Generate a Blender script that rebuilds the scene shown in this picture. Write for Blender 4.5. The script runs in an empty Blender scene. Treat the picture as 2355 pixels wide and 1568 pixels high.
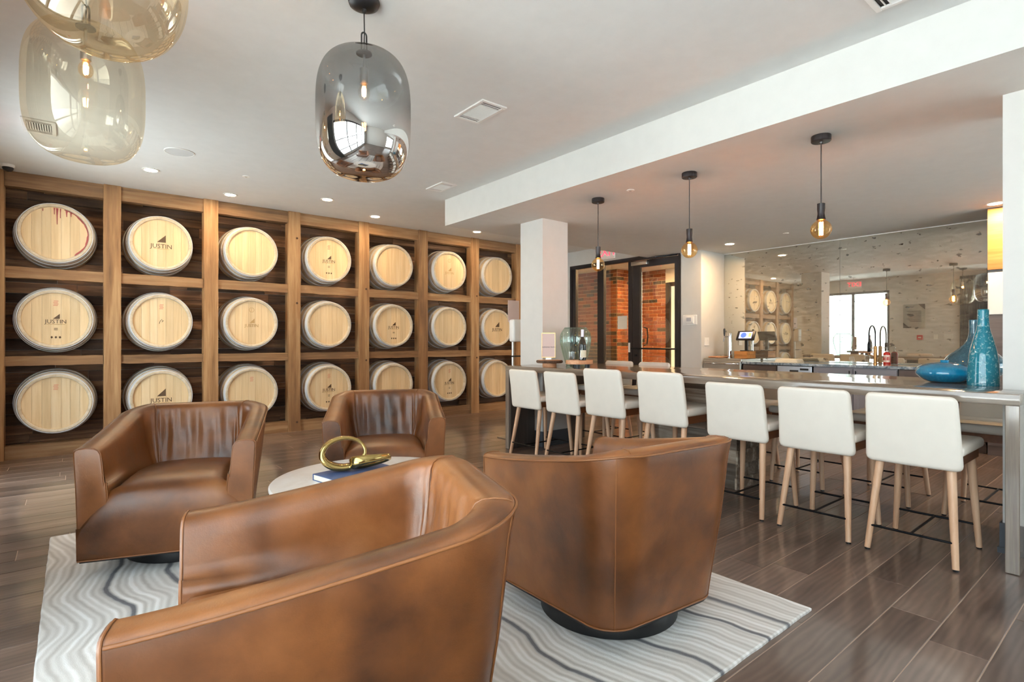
import bpy, bmesh, math, random
from math import sin, cos, pi, radians, sqrt, atan2, hypot
from mathutils import Vector, Matrix

random.seed(7)
scene = bpy.context.scene
COL = scene.collection
CE, SO = 2.84, 2.532            # main ceiling, dropped ceiling over the bar
XL, XM, YB = -0.66, 7.95, -2.6  # window wall, mirror wall, wall behind the camera
WX, RY = 7.295, 4.512           # glazed entrance plane, wall return beside it

# ------------------------------------------------------------------ camera
cam_d = bpy.data.cameras.new('camera'); cam = bpy.data.objects.new('camera', cam_d); COL.objects.link(cam)
cam_d.sensor_width = 36.0; cam_d.lens = 1245.0 / 2355.0 * 36.0
cam_d.clip_start = 0.02; cam_d.clip_end = 200
cam.location = (0, 0, 1.17); cam.rotation_euler = (radians(90), 0, radians(-39.0))
scene.camera = cam

# ------------------------------------------------------------------ world and daylight
world = bpy.data.worlds.new('overcast_sky'); scene.world = world; world.use_nodes = True
nt = world.node_tree; nt.nodes.clear()
wo = nt.nodes.new('ShaderNodeOutputWorld'); wb = nt.nodes.new('ShaderNodeBackground')
wb.inputs['Color'].default_value = (0.83, 0.92, 1.0, 1); wb.inputs['Strength'].default_value = 7.6
nt.links.new(wb.outputs[0], wo.inputs[0])

sun_d = bpy.data.lights.new('sun', 'SUN'); sun_d.energy = 140.0; sun_d.angle = radians(1.0); sun_d.color = (0.89, 0.95, 1.0)
sun = bpy.data.objects.new('sun', sun_d); COL.objects.link(sun)
sun.rotation_euler = Vector((-0.52, -0.36, -0.78)).to_track_quat('-Z', 'Y').to_euler()   # stands over the building: lights the street, never enters the windows

def portal(name, loc, rot, sx, sy):
    l = bpy.data.lights.new(name, 'AREA'); l.shape = 'RECTANGLE'; l.size = sx; l.size_y = sy
    l.cycles.is_portal = True
    o = bpy.data.objects.new(name, l); COL.objects.link(o); o.location = loc; o.rotation_euler = rot
    return o
WINS = [  # windows in the wall beside the camera: y0, y1, z0, z1
    (4.78, 6.50, 0.04, 2.50), (-1.9, 2.70, 0.25, 2.60)]
BWINS = [(4.3, 7.3, 0.25, 2.30)]   # windows behind the camera: x0, x1, z0, z1
for (a, b, z0, z1) in WINS:
    portal('window_portal', (XL - 0.16, (a + b) / 2, (z0 + z1) / 2), (0, radians(-90), 0), z1 - z0, b - a)
for (a, b, z0, z1) in BWINS:
    portal('window_portal', ((a + b) / 2, YB - 0.16, (z0 + z1) / 2), (radians(90), 0, 0), b - a, z1 - z0)

scene.view_settings.view_transform = 'Standard'; scene.view_settings.look = 'None'
scene.view_settings.gamma = 1.0; scene.view_settings.use_curve_mapping = False
scene.view_settings.exposure = 0.24
try:
    scene.cycles.max_bounces = 14; scene.cycles.diffuse_bounces = 6; scene.cycles.glossy_bounces = 6
    scene.cycles.transmission_bounces = 6; scene.cycles.transparent_max_bounces = 16
    scene.cycles.sample_clamp_indirect = 8.0
    scene.cycles.caustics_reflective = False; scene.cycles.caustics_refractive = False
except Exception:
    pass

# ------------------------------------------------------------------ materials
def s2l(c):
    return tuple(((v / 255.0) / 12.92 if v / 255.0 <= 0.04045 else ((v / 255.0 + 0.055) / 1.055) ** 2.4) for v in c)
class NT:
    def __init__(s, name):
        s.m = bpy.data.materials.new(name); s.m.use_nodes = True; s.t = s.m.node_tree
        s.b = s.t.nodes['Principled BSDF']; s.out = s.t.nodes['Material Output']
    def n(s, typ, **kw):
        nd = s.t.nodes.new(typ)
        for k, v in kw.items():
            if k.startswith('i_'):
                k2 = k[2:]; k2 = int(k2) if k2.isdigit() else k2
                nd.inputs[k2].default_value = v
            else:
                setattr(nd, k, v)
        return nd
    def l(s, a, b): s.t.links.new(a, b)
    def ramp(s, fac, stops, interp='LINEAR'):
        r = s.n('ShaderNodeValToRGB'); cr = r.color_ramp; cr.interpolation = interp
        cr.elements.remove(cr.elements[1]); cr.elements[0].position = stops[0][0]
        for k, (p, c) in enumerate(stops):
            e = cr.elements[0] if k == 0 else cr.elements.new(p)
            e.color = (c[0], c[1], c[2], 1) if not isinstance(c, (int, float)) else (c, c, c, 1)
        s.l(fac, r.inputs[0]); return r.outputs[0]
    def math(s, op, a, b=None):
        m = s.n('ShaderNodeMath', operation=op)
        for i, v in enumerate((a, b)):
            if v is None: continue
            if isinstance(v, (int, float)): m.inputs[i].default_value = v
            else: s.l(v, m.inputs[i])
        return m.outputs[0]
    def mix(s, fac, a, b, blend='MIX'):
        m = s.n('ShaderNodeMix', data_type='RGBA', blend_type=blend)
        for sock, v in ((m.inputs[0], fac), (m.inputs[6], a), (m.inputs[7], b)):
            if isinstance(v, (int, float)): sock.default_value = v
            elif isinstance(v, tuple): sock.default_value = (v[0], v[1], v[2], 1)
            else: s.l(v, sock)
        return m.outputs[2]
    def coords(s, scale=(1, 1, 1), rnd=0.0, kind='Object'):
        tc = s.n('ShaderNodeTexCoord'); mp = s.n('ShaderNodeMapping'); mp.inputs['Scale'].default_value = scale
        s.l(tc.outputs[kind], mp.inputs['Vector']); out = mp.outputs[0]
        if rnd:
            oi = s.n('ShaderNodeObjectInfo'); va = s.n('ShaderNodeVectorMath', operation='ADD')
            s.l(out, va.inputs[0])
            s.l(s.math('MULTIPLY', oi.outputs['Random'], rnd), va.inputs[1]); out = va.outputs[0]
        return out
    def noise(s, vec, scale, detail=4, rough=0.55, dist=0.0):
        n = s.n('ShaderNodeTexNoise'); n.inputs['Scale'].default_value = scale; n.inputs['Detail'].default_value = detail
        n.inputs['Roughness'].default_value = rough; n.inputs['Distortion'].default_value = dist
        s.l(vec, n.inputs['Vector']); return n.outputs[0]
    def bump(s, h, strength=0.2, dist=0.01):
        b = s.n('ShaderNodeBump'); b.inputs['Strength'].default_value = strength; b.inputs['Distance'].default_value = dist
        s.l(h, b.inputs['Height']); s.l(b.outputs[0], s.b.inputs['Normal'])
    def rnd(s):
        return s.n('ShaderNodeObjectInfo').outputs['Random']

def plain(name, rgb, rough=0.5, metal=0.0, coat=0.0, emit=None, es=0.0, spec=None):
    t = NT(name); b = t.b
    vec = t.coords((1, 1, 1)); nz = t.noise(vec, 9.0, 3)
    c = s2l(rgb)
    t.l(t.mix(nz, tuple(v * 0.95 for v in c), tuple(min(1, v * 1.05) for v in c)), b.inputs['Base Color'])
    b.inputs['Roughness'].default_value = rough; b.inputs['Metallic'].default_value = metal
    b.inputs['Coat Weight'].default_value = coat
    if spec is not None: b.inputs['Specular IOR Level'].default_value = spec
    if emit:
        e = s2l(emit); b.inputs['Emission Color'].default_value = (e[0], e[1], e[2], 1); b.inputs['Emission Strength'].default_value = es
    return t.m

def wood(name, dark, mid, light, along='x', scale=1.0, rough=0.45, rv=0.35, grain=1.0, bump=0.15, coat=0.0, attr=None):
    """wood with grain running along one axis; every object gets its own shade"""
    t = NT(name); k = {'x': (0.55, 9, 9), 'y': (9, 0.55, 9), 'z': (9, 9, 0.55)}[along]
    v = t.coords(tuple(q * scale for q in k), rnd=37.0)
    n1 = t.noise(v, 1.3, 5, 0.6, 0.6)
    n2 = t.noise(v, 6.0, 4, 0.6, 0.2)
    f = t.math('ADD', t.math('MULTIPLY', n1, 0.75), t.math('MULTIPLY', n2, 0.35 * grain))
    c = t.ramp(f, [(0.30, s2l(dark)), (0.54, s2l(mid)), (0.78, s2l(light))])
    hsv = t.n('ShaderNodeHueSaturation')
    t.l(t.math('ADD', t.math('MULTIPLY', t.rnd(), rv * 2), 1 - rv), hsv.inputs['Value']); t.l(c, hsv.inputs['Color'])
    col = hsv.outputs[0]
    if attr:
        at = t.n('ShaderNodeAttribute', attribute_name=attr)
        col = t.mix(0.8, col, at.outputs['Color'], 'MULTIPLY')
    t.l(col, t.b.inputs['Base Color']); t.b.inputs['Roughness'].default_value = rough
    t.b.inputs['Coat Weight'].default_value = coat
    if bump: t.bump(n2, bump, 0.004)
    return t.m

M = {}
M['wall'] = plain('white_wall_paint', (214, 213, 209), 0.7)
M['ceiling'] = plain('white_ceiling_paint', (226, 227, 226), 0.85)
M['trim_dark'] = plain('charcoal_baseboard', (74, 80, 86), 0.45)
M['frame'] = plain('dark_bronze_metal', (40, 35, 36), 0.38, 0.4)
M['black'] = plain('black_paint', (16, 16, 18), 0.4)
M['black_metal'] = plain('black_metal', (22, 24, 28), 0.35, 0.7)
M['steel'] = plain('brushed_steel', (190, 188, 184), 0.28, 1.0)
M['chrome'] = plain('chrome', (220, 220, 222), 0.08, 1.0)
M['gold'] = None
M['white_plastic'] = plain('white_plastic', (238, 237, 234), 0.35)
M['white_fabric'] = plain('white_vinyl', (236, 229, 217), 0.5)
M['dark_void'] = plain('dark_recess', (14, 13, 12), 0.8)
M['red'] = plain('red_plastic', (190, 40, 45), 0.4)
M['paper'] = plain('paper_cream', (238, 230, 214), 0.8)
M['concrete_out'] = plain('outdoor_pavement', (226, 224, 220), 0.9)
M['lamp_on'] = plain('lamp_diffuser', (255, 246, 230), 0.5, emit=(255, 218, 170), es=320.0)
M['lamp_warm'] = plain('warm_lamp_diffuser', (255, 236, 205), 0.5, emit=(255, 210, 155), es=900.0)
M['lamp_lobby'] = plain('lobby_lamp_diffuser', (255, 236, 205), 0.5, emit=(255, 205, 145), es=2600.0)
M['filament'] = plain('glowing_filament', (255, 190, 110), 0.5, emit=(255, 165, 88), es=300.0)
M['filament_small'] = plain('glowing_bulb_core', (255, 200, 130), 0.5, emit=(255, 180, 105), es=300.0)
M['stainless_dw'] = plain('pale_steel_front', (196, 204, 216), 0.3, 0.6)
M['cab_brown'] = wood('grey_brown_cabinet_wood', (74, 62, 56), (92, 78, 70), (108, 92, 84), 'y', 1.0, 0.4, 0.08)
M['cab_grey'] = plain('grey_cabinet_paint', (150, 150, 156), 0.4)
M['stool_wood'] = wood('pale_beech', (190, 146, 114), (216, 174, 140), (232, 196, 164), 'z', 1.2, 0.4, 0.08, bump=0.03)
M['stool_apron'] = wood('walnut_stained_apron', (92, 52, 26), (112, 66, 34), (128, 80, 44), 'x', 1.2, 0.45, 0.05)
M['timber'] = wood('reclaimed_timber', (94, 64, 38), (152, 112, 72), (192, 156, 112), 'z', 0.8, 0.7, 0.12, bump=0.5)
M['timber_h'] = wood('reclaimed_timber_beam', (86, 60, 36), (140, 103, 67), (180, 146, 106), 'x', 0.8, 0.7, 0.18, bump=0.5)
M['backplank'] = wood('dark_reclaimed_plank', (44, 31, 22), (104, 72, 48), (170, 128, 92), 'x', 0.9, 0.7, 0.75, bump=0.6)
M['greyplank'] = wood('weathered_barn_wood', (70, 58, 48), (122, 106, 90), (186, 176, 160), 'y', 0.9, 0.75, 0.55, bump=0.6)
M['stave'] = wood('barrel_stave_oak', (122, 76, 36), (172, 116, 62), (204, 154, 96), 'y', 0.9, 0.5, 0.12, attr='shade', bump=0.1)
M['head'] = wood('barrel_head_oak', (206, 174, 128), (226, 198, 154), (238, 216, 180), 'z', 0.8, 0.55, 0.09, bump=0.05)
M['chime'] = wood('pale_barrel_chime', (176, 158, 130), (206, 190, 164), (226, 214, 194), 'y', 1.0, 0.6, 0.05, bump=0.05)
M['hoop'] = plain('galvanised_hoop', (220, 224, 228), 0.42, 0.12)
M['print'] = plain('branded_ink', (84, 62, 40), 0.7)
M['print_faint'] = plain('faded_branded_ink', (186, 150, 100), 0.7)
M['print_red'] = plain('red_stencil_ink', (216, 150, 120), 0.7)
M['stain'] = plain('wine_stain', (150, 66, 62), 0.6)
M['slab'] = wood('live_edge_slab', (170, 112, 74), (206, 150, 110), (226, 176, 136), 'x', 1.0, 0.5, 0.05)
M['bark'] = wood('bark_edge', (52, 36, 26), (80, 58, 42), (112, 84, 62), 'z', 2.0, 0.9, 0.1, bump=0.8)
M['crate'] = wood('crate_pine', (150, 96, 46), (186, 126, 66), (206, 152, 92), 'y', 1.0, 0.6, 0.1)
M['crate_grey'] = wood('grey_crate', (104, 100, 90), (136, 132, 120), (160, 156, 146), 'y', 1.0, 0.6, 0.1)

def mk_brick():
    t = NT('fired_brick'); v = t.coords((1, 1, 1), rnd=11.0)
    base = t.ramp(t.rnd(), [(0.0, s2l((52, 44, 34))), (0.12, s2l((70, 56, 40))), (0.2, s2l((122, 62, 30))), (0.5, s2l((140, 72, 32))),
                            (0.75, s2l((158, 88, 42))), (1.0, s2l((112, 50, 26)))])
    n = t.noise(v, 26, 5, 0.65)
    t.l(t.mix(0.45, base, t.ramp(n, [(0.3, 0.45), (0.7, 1.0)]), 'MULTIPLY'), t.b.inputs['Base Color'])
    t.b.inputs['Roughness'].default_value = 0.8; t.bump(n, 0.4, 0.004); return t.m
M['brick'] = mk_brick()
M['mortar'] = plain('mortar', (206, 172, 132), 0.9)

def mk_leather():
    t = NT('saddle_leather'); v = t.coords((1, 1, 1), rnd=9.0)
    a = t.noise(v, 2.4, 2, 0.5, 0.5); b = t.noise(v, 8.0, 5, 0.6, 0.2); c = t.noise(v, 260, 2, 0.5)
    f = t.math('ADD', t.math('MULTIPLY', a, 0.7), t.math('MULTIPLY', b, 0.3))
    col = t.ramp(f, [(0.30, s2l((54, 29, 12))), (0.43, s2l((94, 54, 24))), (0.56, s2l((122, 73, 35))), (0.72, s2l((146, 94, 51)))])
    t.l(col, t.b.inputs['Base Color'])
    t.l(t.ramp(b, [(0.3, 0.30), (0.7, 0.42)]), t.b.inputs['Roughness'])
    t.b.inputs['Specular IOR Level'].default_value = 0.55
    h = t.math('ADD', t.math('MULTIPLY', c, 0.10), t.math('MULTIPLY', b, 0.9))
    t.bump(h, 0.16, 0.012); return t.m
M['leather'] = mk_leather()
M['thread'] = plain('piped_leather_seam', (124, 76, 38), 0.45)

def mk_floor():
    t = NT('smoked_oak_plank')
    v = t.coords((0.7, 3.4, 3.4), rnd=53.0); vf = t.coords((1.6, 26, 26), rnd=53.0)
    n = t.noise(v, 1.5, 5, 0.55, 0.35)
    w = t.n('ShaderNodeTexWave', wave_type='BANDS', bands_direction='Y'); w.inputs['Scale'].default_value = 3.2
    w.inputs['Distortion'].default_value = 9.0; w.inputs['Detail'].default_value = 3; w.inputs['Detail Scale'].default_value = 0.9
    t.l(v, w.inputs['Vector'])
    f2 = t.noise(vf, 2.0, 4, 0.6)
    f = t.math('ADD', t.math('ADD', t.math('MULTIPLY', n, 0.80), t.math('MULTIPLY', w.outputs[1], 0.085)), t.math('MULTIPLY', f2, 0.08))
    c = t.ramp(f, [(0.30, s2l((72, 58, 50))), (0.5, s2l((106, 88, 78))), (0.74, s2l((142, 123, 111)))])
    hsv = t.n('ShaderNodeHueSaturation'); t.l(t.math('ADD', t.math('MULTIPLY', t.rnd(), 0.5), 0.75), hsv.inputs['Value']); t.l(c, hsv.inputs['Color'])
    t.l(hsv.outputs[0], t.b.inputs['Base Color'])
    t.l(t.ramp(f2, [(0.3, 0.30), (0.7, 0.40)]), t.b.inputs['Roughness']); t.b.inputs['Coat Weight'].default_value = 0.6; t.b.inputs['Coat Roughness'].default_value = 0.10
    t.bump(f2, 0.04, 0.002); return t.m
M['floor'] = mk_floor()
M['floor_joint'] = plain('pale_floor_joint', (176, 152, 134), 0.7)

def mk_bartop(name, k1, k2):
    t = NT(name); v = t.coords(k1); vf = t.coords(k2)
    n = t.noise(v, 1.4, 5, 0.6, 0.6); f2 = t.noise(vf, 1.6, 4, 0.6)
    f = t.math('ADD', t.math('MULTIPLY', n, 0.7), t.math('MULTIPLY', f2, 0.3))
    t.l(t.ramp(f, [(0.3, s2l((96, 84, 74))), (0.52, s2l((136, 123, 110))), (0.75, s2l((172, 163, 150)))]), t.b.inputs['Base Color'])
    t.b.inputs['Roughness'].default_value = 0.16; t.b.inputs['Coat Weight'].default_value = 0.5; t.b.inputs['Coat Roughness'].default_value = 0.06
    return t.m
M['bartop'] = mk_bartop('weathered_grey_bar_wood', (7, 0.5, 7), (60, 2.4, 60))
M['barleg'] = mk_bartop('weathered_grey_bar_end_wood', (7, 7, 0.5), (60, 60, 2.4))
M['bar_dark'] = wood('dark_inner_bar_panel', (48, 42, 38), (66, 58, 53), (84, 75, 68), 'z', 1.0, 0.5, 0.05)

def mk_rug():
    t = NT('wool_rug_agate_lines')
    tc = t.n('ShaderNodeTexCoord'); sx = t.n('ShaderNodeSeparateXYZ'); t.l(tc.outputs['Object'], sx.inputs[0])
    v1 = t.coords((0.4, 1.0, 1)); v2 = t.coords((0.8, 3.6, 1))
    n1 = t.noise(v1, 1.5, 2, 0.4); n2 = t.noise(v2, 1.6, 3, 0.5)
    xw = t.math('ADD', sx.outputs[0], t.math('ADD', t.math('MULTIPLY', t.math('SUBTRACT', n1, 0.5), 0.40), t.math('MULTIPLY', t.math('SUBTRACT', n2, 0.5), 0.038)))
    def wave(freq, ph): return t.math('ADD', t.math('MULTIPLY', t.math('SINE', t.math('ADD', t.math('MULTIPLY', xw, freq), ph)), 0.5), 0.5)
    ln = t.math('ADD', t.math('MULTIPLY', wave(205, 0), 0.5), t.math('MULTIPLY', wave(74, 1.3), 0.5))
    amp = t.noise(t.coords((3.0, 0.5, 1)), 2.2, 2, 0.5); ln = t.math('ADD', t.math('MULTIPLY', t.math('SUBTRACT', ln, 0.5), t.math('MULTIPLY', amp, 1.7)), t.math('ADD', 0.28, t.math('MULTIPLY', amp, 0.62)))
    base = t.ramp(ln, [(0.10, s2l((200, 196, 190))), (0.45, s2l((222, 219, 214))), (0.75, s2l((236, 234, 230))), (0.95, s2l((248, 247, 245)))])
    xs = [0.16, 0.40, 0.72, 1.06, 1.36, 1.70, 2.04, 2.22]
    lo, hi = -0.3, 2.7; stops = []
    for x in xs:
        wd = 0.011
        for dx, val in ((-wd - .004, 0.0), (-wd, 1.0), (wd, 1.0), (wd + .004, 0.0)): stops.append(((x + dx - lo) / (hi - lo), val))
    mask = t.ramp(t.math('DIVIDE', t.math('SUBTRACT', xw, lo), hi - lo), stops)
    sp = t.noise(t.coords((1, 1, 1)), 420, 2, 0.6)
    dark = t.mix(sp, s2l((96, 96, 100)), s2l((146, 146, 150)))
    t.l(t.mix(mask, base, dark), t.b.inputs['Base Color']); t.b.inputs['Roughness'].default_value = 0.95
    t.b.inputs['Specular IOR Level'].default_value = 0.1
    t.bump(t.math('ADD', sp, t.math('MULTIPLY', ln, 0.8)), 0.5, 0.004); return t.m
M['rug'] = mk_rug()

def mk_mirror():
    t = NT('antiqued_mirror'); v = t.coords((1, 1, 1)); vs = t.coords((1, 1.3, 2.4))
    blot = t.noise(vs, 8.0, 2, 0.45); fine = t.noise(t.coords((1, 2.2, 7.0)), 4.0, 4, 0.55)
    spots = t.ramp(blot, [(0.65, 0.0), (0.70, 1.0)])
    gl = t.n('ShaderNodeBsdfGlossy'); gl.inputs['Roughness'].default_value = 0.015
    t.l(t.ramp(fine, [(0.35, s2l((206, 203, 192))), (0.62, s2l((222, 219, 208)))]), gl.inputs['Color'])
    df = t.n('ShaderNodeBsdfDiffuse'); t.l(t.ramp(fine, [(0.36, s2l((156, 155, 146))), (0.66, s2l((190, 189, 180)))]), df.inputs['Color'])
    dk = t.n('ShaderNodeBsdfDiffuse'); dk.inputs['Color'].default_value = (*s2l((58, 60, 60)), 1)
    m1 = t.n('ShaderNodeMixShader'); t.l(t.ramp(fine, [(0.34, 0.16), (0.68, 0.31)]), m1.inputs[0]); t.l(gl.outputs[0], m1.inputs[1]); t.l(df.outputs[0], m1.inputs[2])
    m2 = t.n('ShaderNodeMixShader'); t.l(t.math('MULTIPLY', spots, 0.6), m2.inputs[0]); t.l(m1.outputs[0], m2.inputs[1]); t.l(dk.outputs[0], m2.inputs[2])
    t.l(m2.outputs[0], t.out.inputs[0]); return t.m
M['mirror'] = mk_mirror()

def thin_glass(name, tint, refl, edge=0.5, rough=0.0, grad=None, gcol=(0.9, 0.9, 0.9)):
    """thin walled glass: tinted see-through plus a reflective coat; grad=(z0,z1,r0,r1) makes the coat denser low down"""
    t = NT(name)
    tr = t.n('ShaderNodeBsdfTransparent'); tr.inputs['Color'].default_value = (*tint, 1)
    gl = t.n('ShaderNodeBsdfGlossy'); gl.inputs['Roughness'].default_value = rough; gl.inputs['Color'].default_value = (*gcol, 1)
    lw = t.n('ShaderNodeLayerWeight'); lw.inputs['Blend'].default_value = 0.35
    fac = t.math('MULTIPLY', lw.outputs['Facing'], edge)
    if grad:
        tc = t.n('ShaderNodeTexCoord'); sx = t.n('ShaderNodeSeparateXYZ'); t.l(tc.outputs['Object'], sx.inputs[0])
        mr = t.n('ShaderNodeMapRange'); mr.interpolation_type = 'SMOOTHSTEP'
        for i, q in enumerate(grad): mr.inputs[i + 1].default_value = q
        t.l(sx.outputs[2], mr.inputs[0]); fac = t.math('ADD', fac, mr.outputs[0])
    else:
        fac = t.math('ADD', fac, refl)
    fac = t.math('MINIMUM', fac, 0.97)
    mx = t.n('ShaderNodeMixShader'); t.l(fac, mx.inputs[0]); t.l(tr.outputs[0], mx.inputs[1]); t.l(gl.outputs[0], mx.inputs[2])
    t.l(mx.outputs[0], t.out.inputs[0]); return t.m
M['glass'] = thin_glass('clear_window_glass', (0.95, 0.97, 0.96), 0.05, 0.35)
M['amber_glass'] = thin_glass('amber_pendant_glass', (0.96, 0.93, 0.85), 0.05, 0.4, gcol=(1.0, 0.92, 0.78))
M['amber_glass_deep'] = thin_glass('deep_amber_pendant_glass', (0.92, 0.86, 0.74), 0.11, 0.48, gcol=(1.0, 0.92, 0.78))
M['smoke_glass'] = thin_glass('smoke_mirrored_glass', (0.52, 0.54, 0.55), 0.2, 0.3, grad=(-0.14, 0.06, 0.78, 0.12), gcol=(0.86, 0.84, 0.82))
M['bulb_glass'] = thin_glass('amber_bulb_glass', (1.0, 0.80, 0.50), 0.04, 0.42, gcol=(1, 0.9, 0.75))
M['clear_bulb'] = thin_glass('clear_bulb_glass', (1.0, 0.9, 0.76), 0.03, 0.3)
M['green_glass'] = thin_glass('ribbed_green_glass', (0.74, 0.85, 0.81), 0.08, 0.55, gcol=(0.9, 1.0, 0.97))
M['clear_item'] = thin_glass('clear_drinking_glass', (0.94, 0.96, 0.96), 0.06, 0.5)

def mk_teal(name, c1, c2, dens):
    t = NT(name); v = t.coords((1, 1, 1)); n = t.noise(v, 60, 3, 0.6, 0.6)
    t.l(t.ramp(n, [(dens, s2l(c1)), (dens + 0.12, s2l(c2))]), t.b.inputs['Base Color'])
    t.b.inputs['Roughness'].default_value = 0.08; t.b.inputs['Coat Weight'].default_value = 0.4; return t.m
M['teal'] = mk_teal('teal_glaze', (12, 112, 150), (22, 124, 160), 0.5)
M['teal_speckle'] = mk_teal('speckled_teal_glaze', (18, 112, 132), (128, 178, 184), 0.56)
M['teal_dark'] = mk_teal('smoky_teal_glaze', (40, 82, 98), (52, 98, 112), 0.5)
M['brass'] = plain('polished_brass', (176, 152, 96), 0.2, 1.0)
M['brass_gold'] = plain('brushed_gold', (196, 150, 96), 0.3, 1.0)
M['book_blue'] = plain('blue_book_cloth', (82, 102, 146), 0.6)
M['wine_glass_dark'] = plain('dark_green_bottle_glass', (18, 20, 10), 0.06, 0.0, 0.5)
M['foil'] = plain('pale_bottle_foil', (206, 200, 214), 0.3, 0.5)
M['label'] = plain('cream_bottle_label', (226, 222, 200), 0.7)
M['soap_red'] = plain('red_soap_bottle', (170, 40, 34), 0.15)
M['screen'] = plain('tablet_screen', (150, 160, 220), 0.2, emit=(176, 186, 235), es=1.2)
M['screen_globe'] = plain('screen_globe', (70, 96, 190), 0.2, emit=(80, 110, 215), es=1.0)
M['screen_lime'] = plain('screen_button', (190, 196, 120), 0.2, emit=(196, 202, 120), es=0.9)
M['sign_pink'] = plain('blush_sign_card', (214, 192, 186), 0.6)
M['exit_red'] = plain('lit_exit_letters', (240, 60, 80), 0.5, emit=(255, 60, 80), es=2.0)
M['curtain'] = plain('charcoal_curtain', (52, 52, 56), 0.9)
M['speaker'] = plain('speaker_grille', (206, 207, 207), 0.8)
def mk_marble():
    t = NT('white_travertine'); v = t.coords((1, 1, 1)); n = t.noise(v, 5, 5, 0.6, 1.2)
    t.l(t.ramp(n, [(0.3, s2l((234, 229, 222))), (0.7, s2l((248, 246, 243)))]), t.b.inputs['Base Color']); t.b.inputs['Roughness'].default_value = 0.3; return t.m
M['marble'] = mk_marble()
def mk_granite():
    t = NT('blue_grey_veined_stone'); v = t.coords((1, 1, 1)); n = t.noise(v, 9, 6, 0.7, 1.6)
    t.l(t.ramp(n, [(0.32, s2l((54, 66, 78))), (0.48, s2l((128, 146, 160))), (0.68, s2l((206, 216, 222)))]), t.b.inputs['Base Color']); t.b.inputs['Roughness'].default_value = 0.12; return t.m
M['granite'] = mk_granite()

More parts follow.
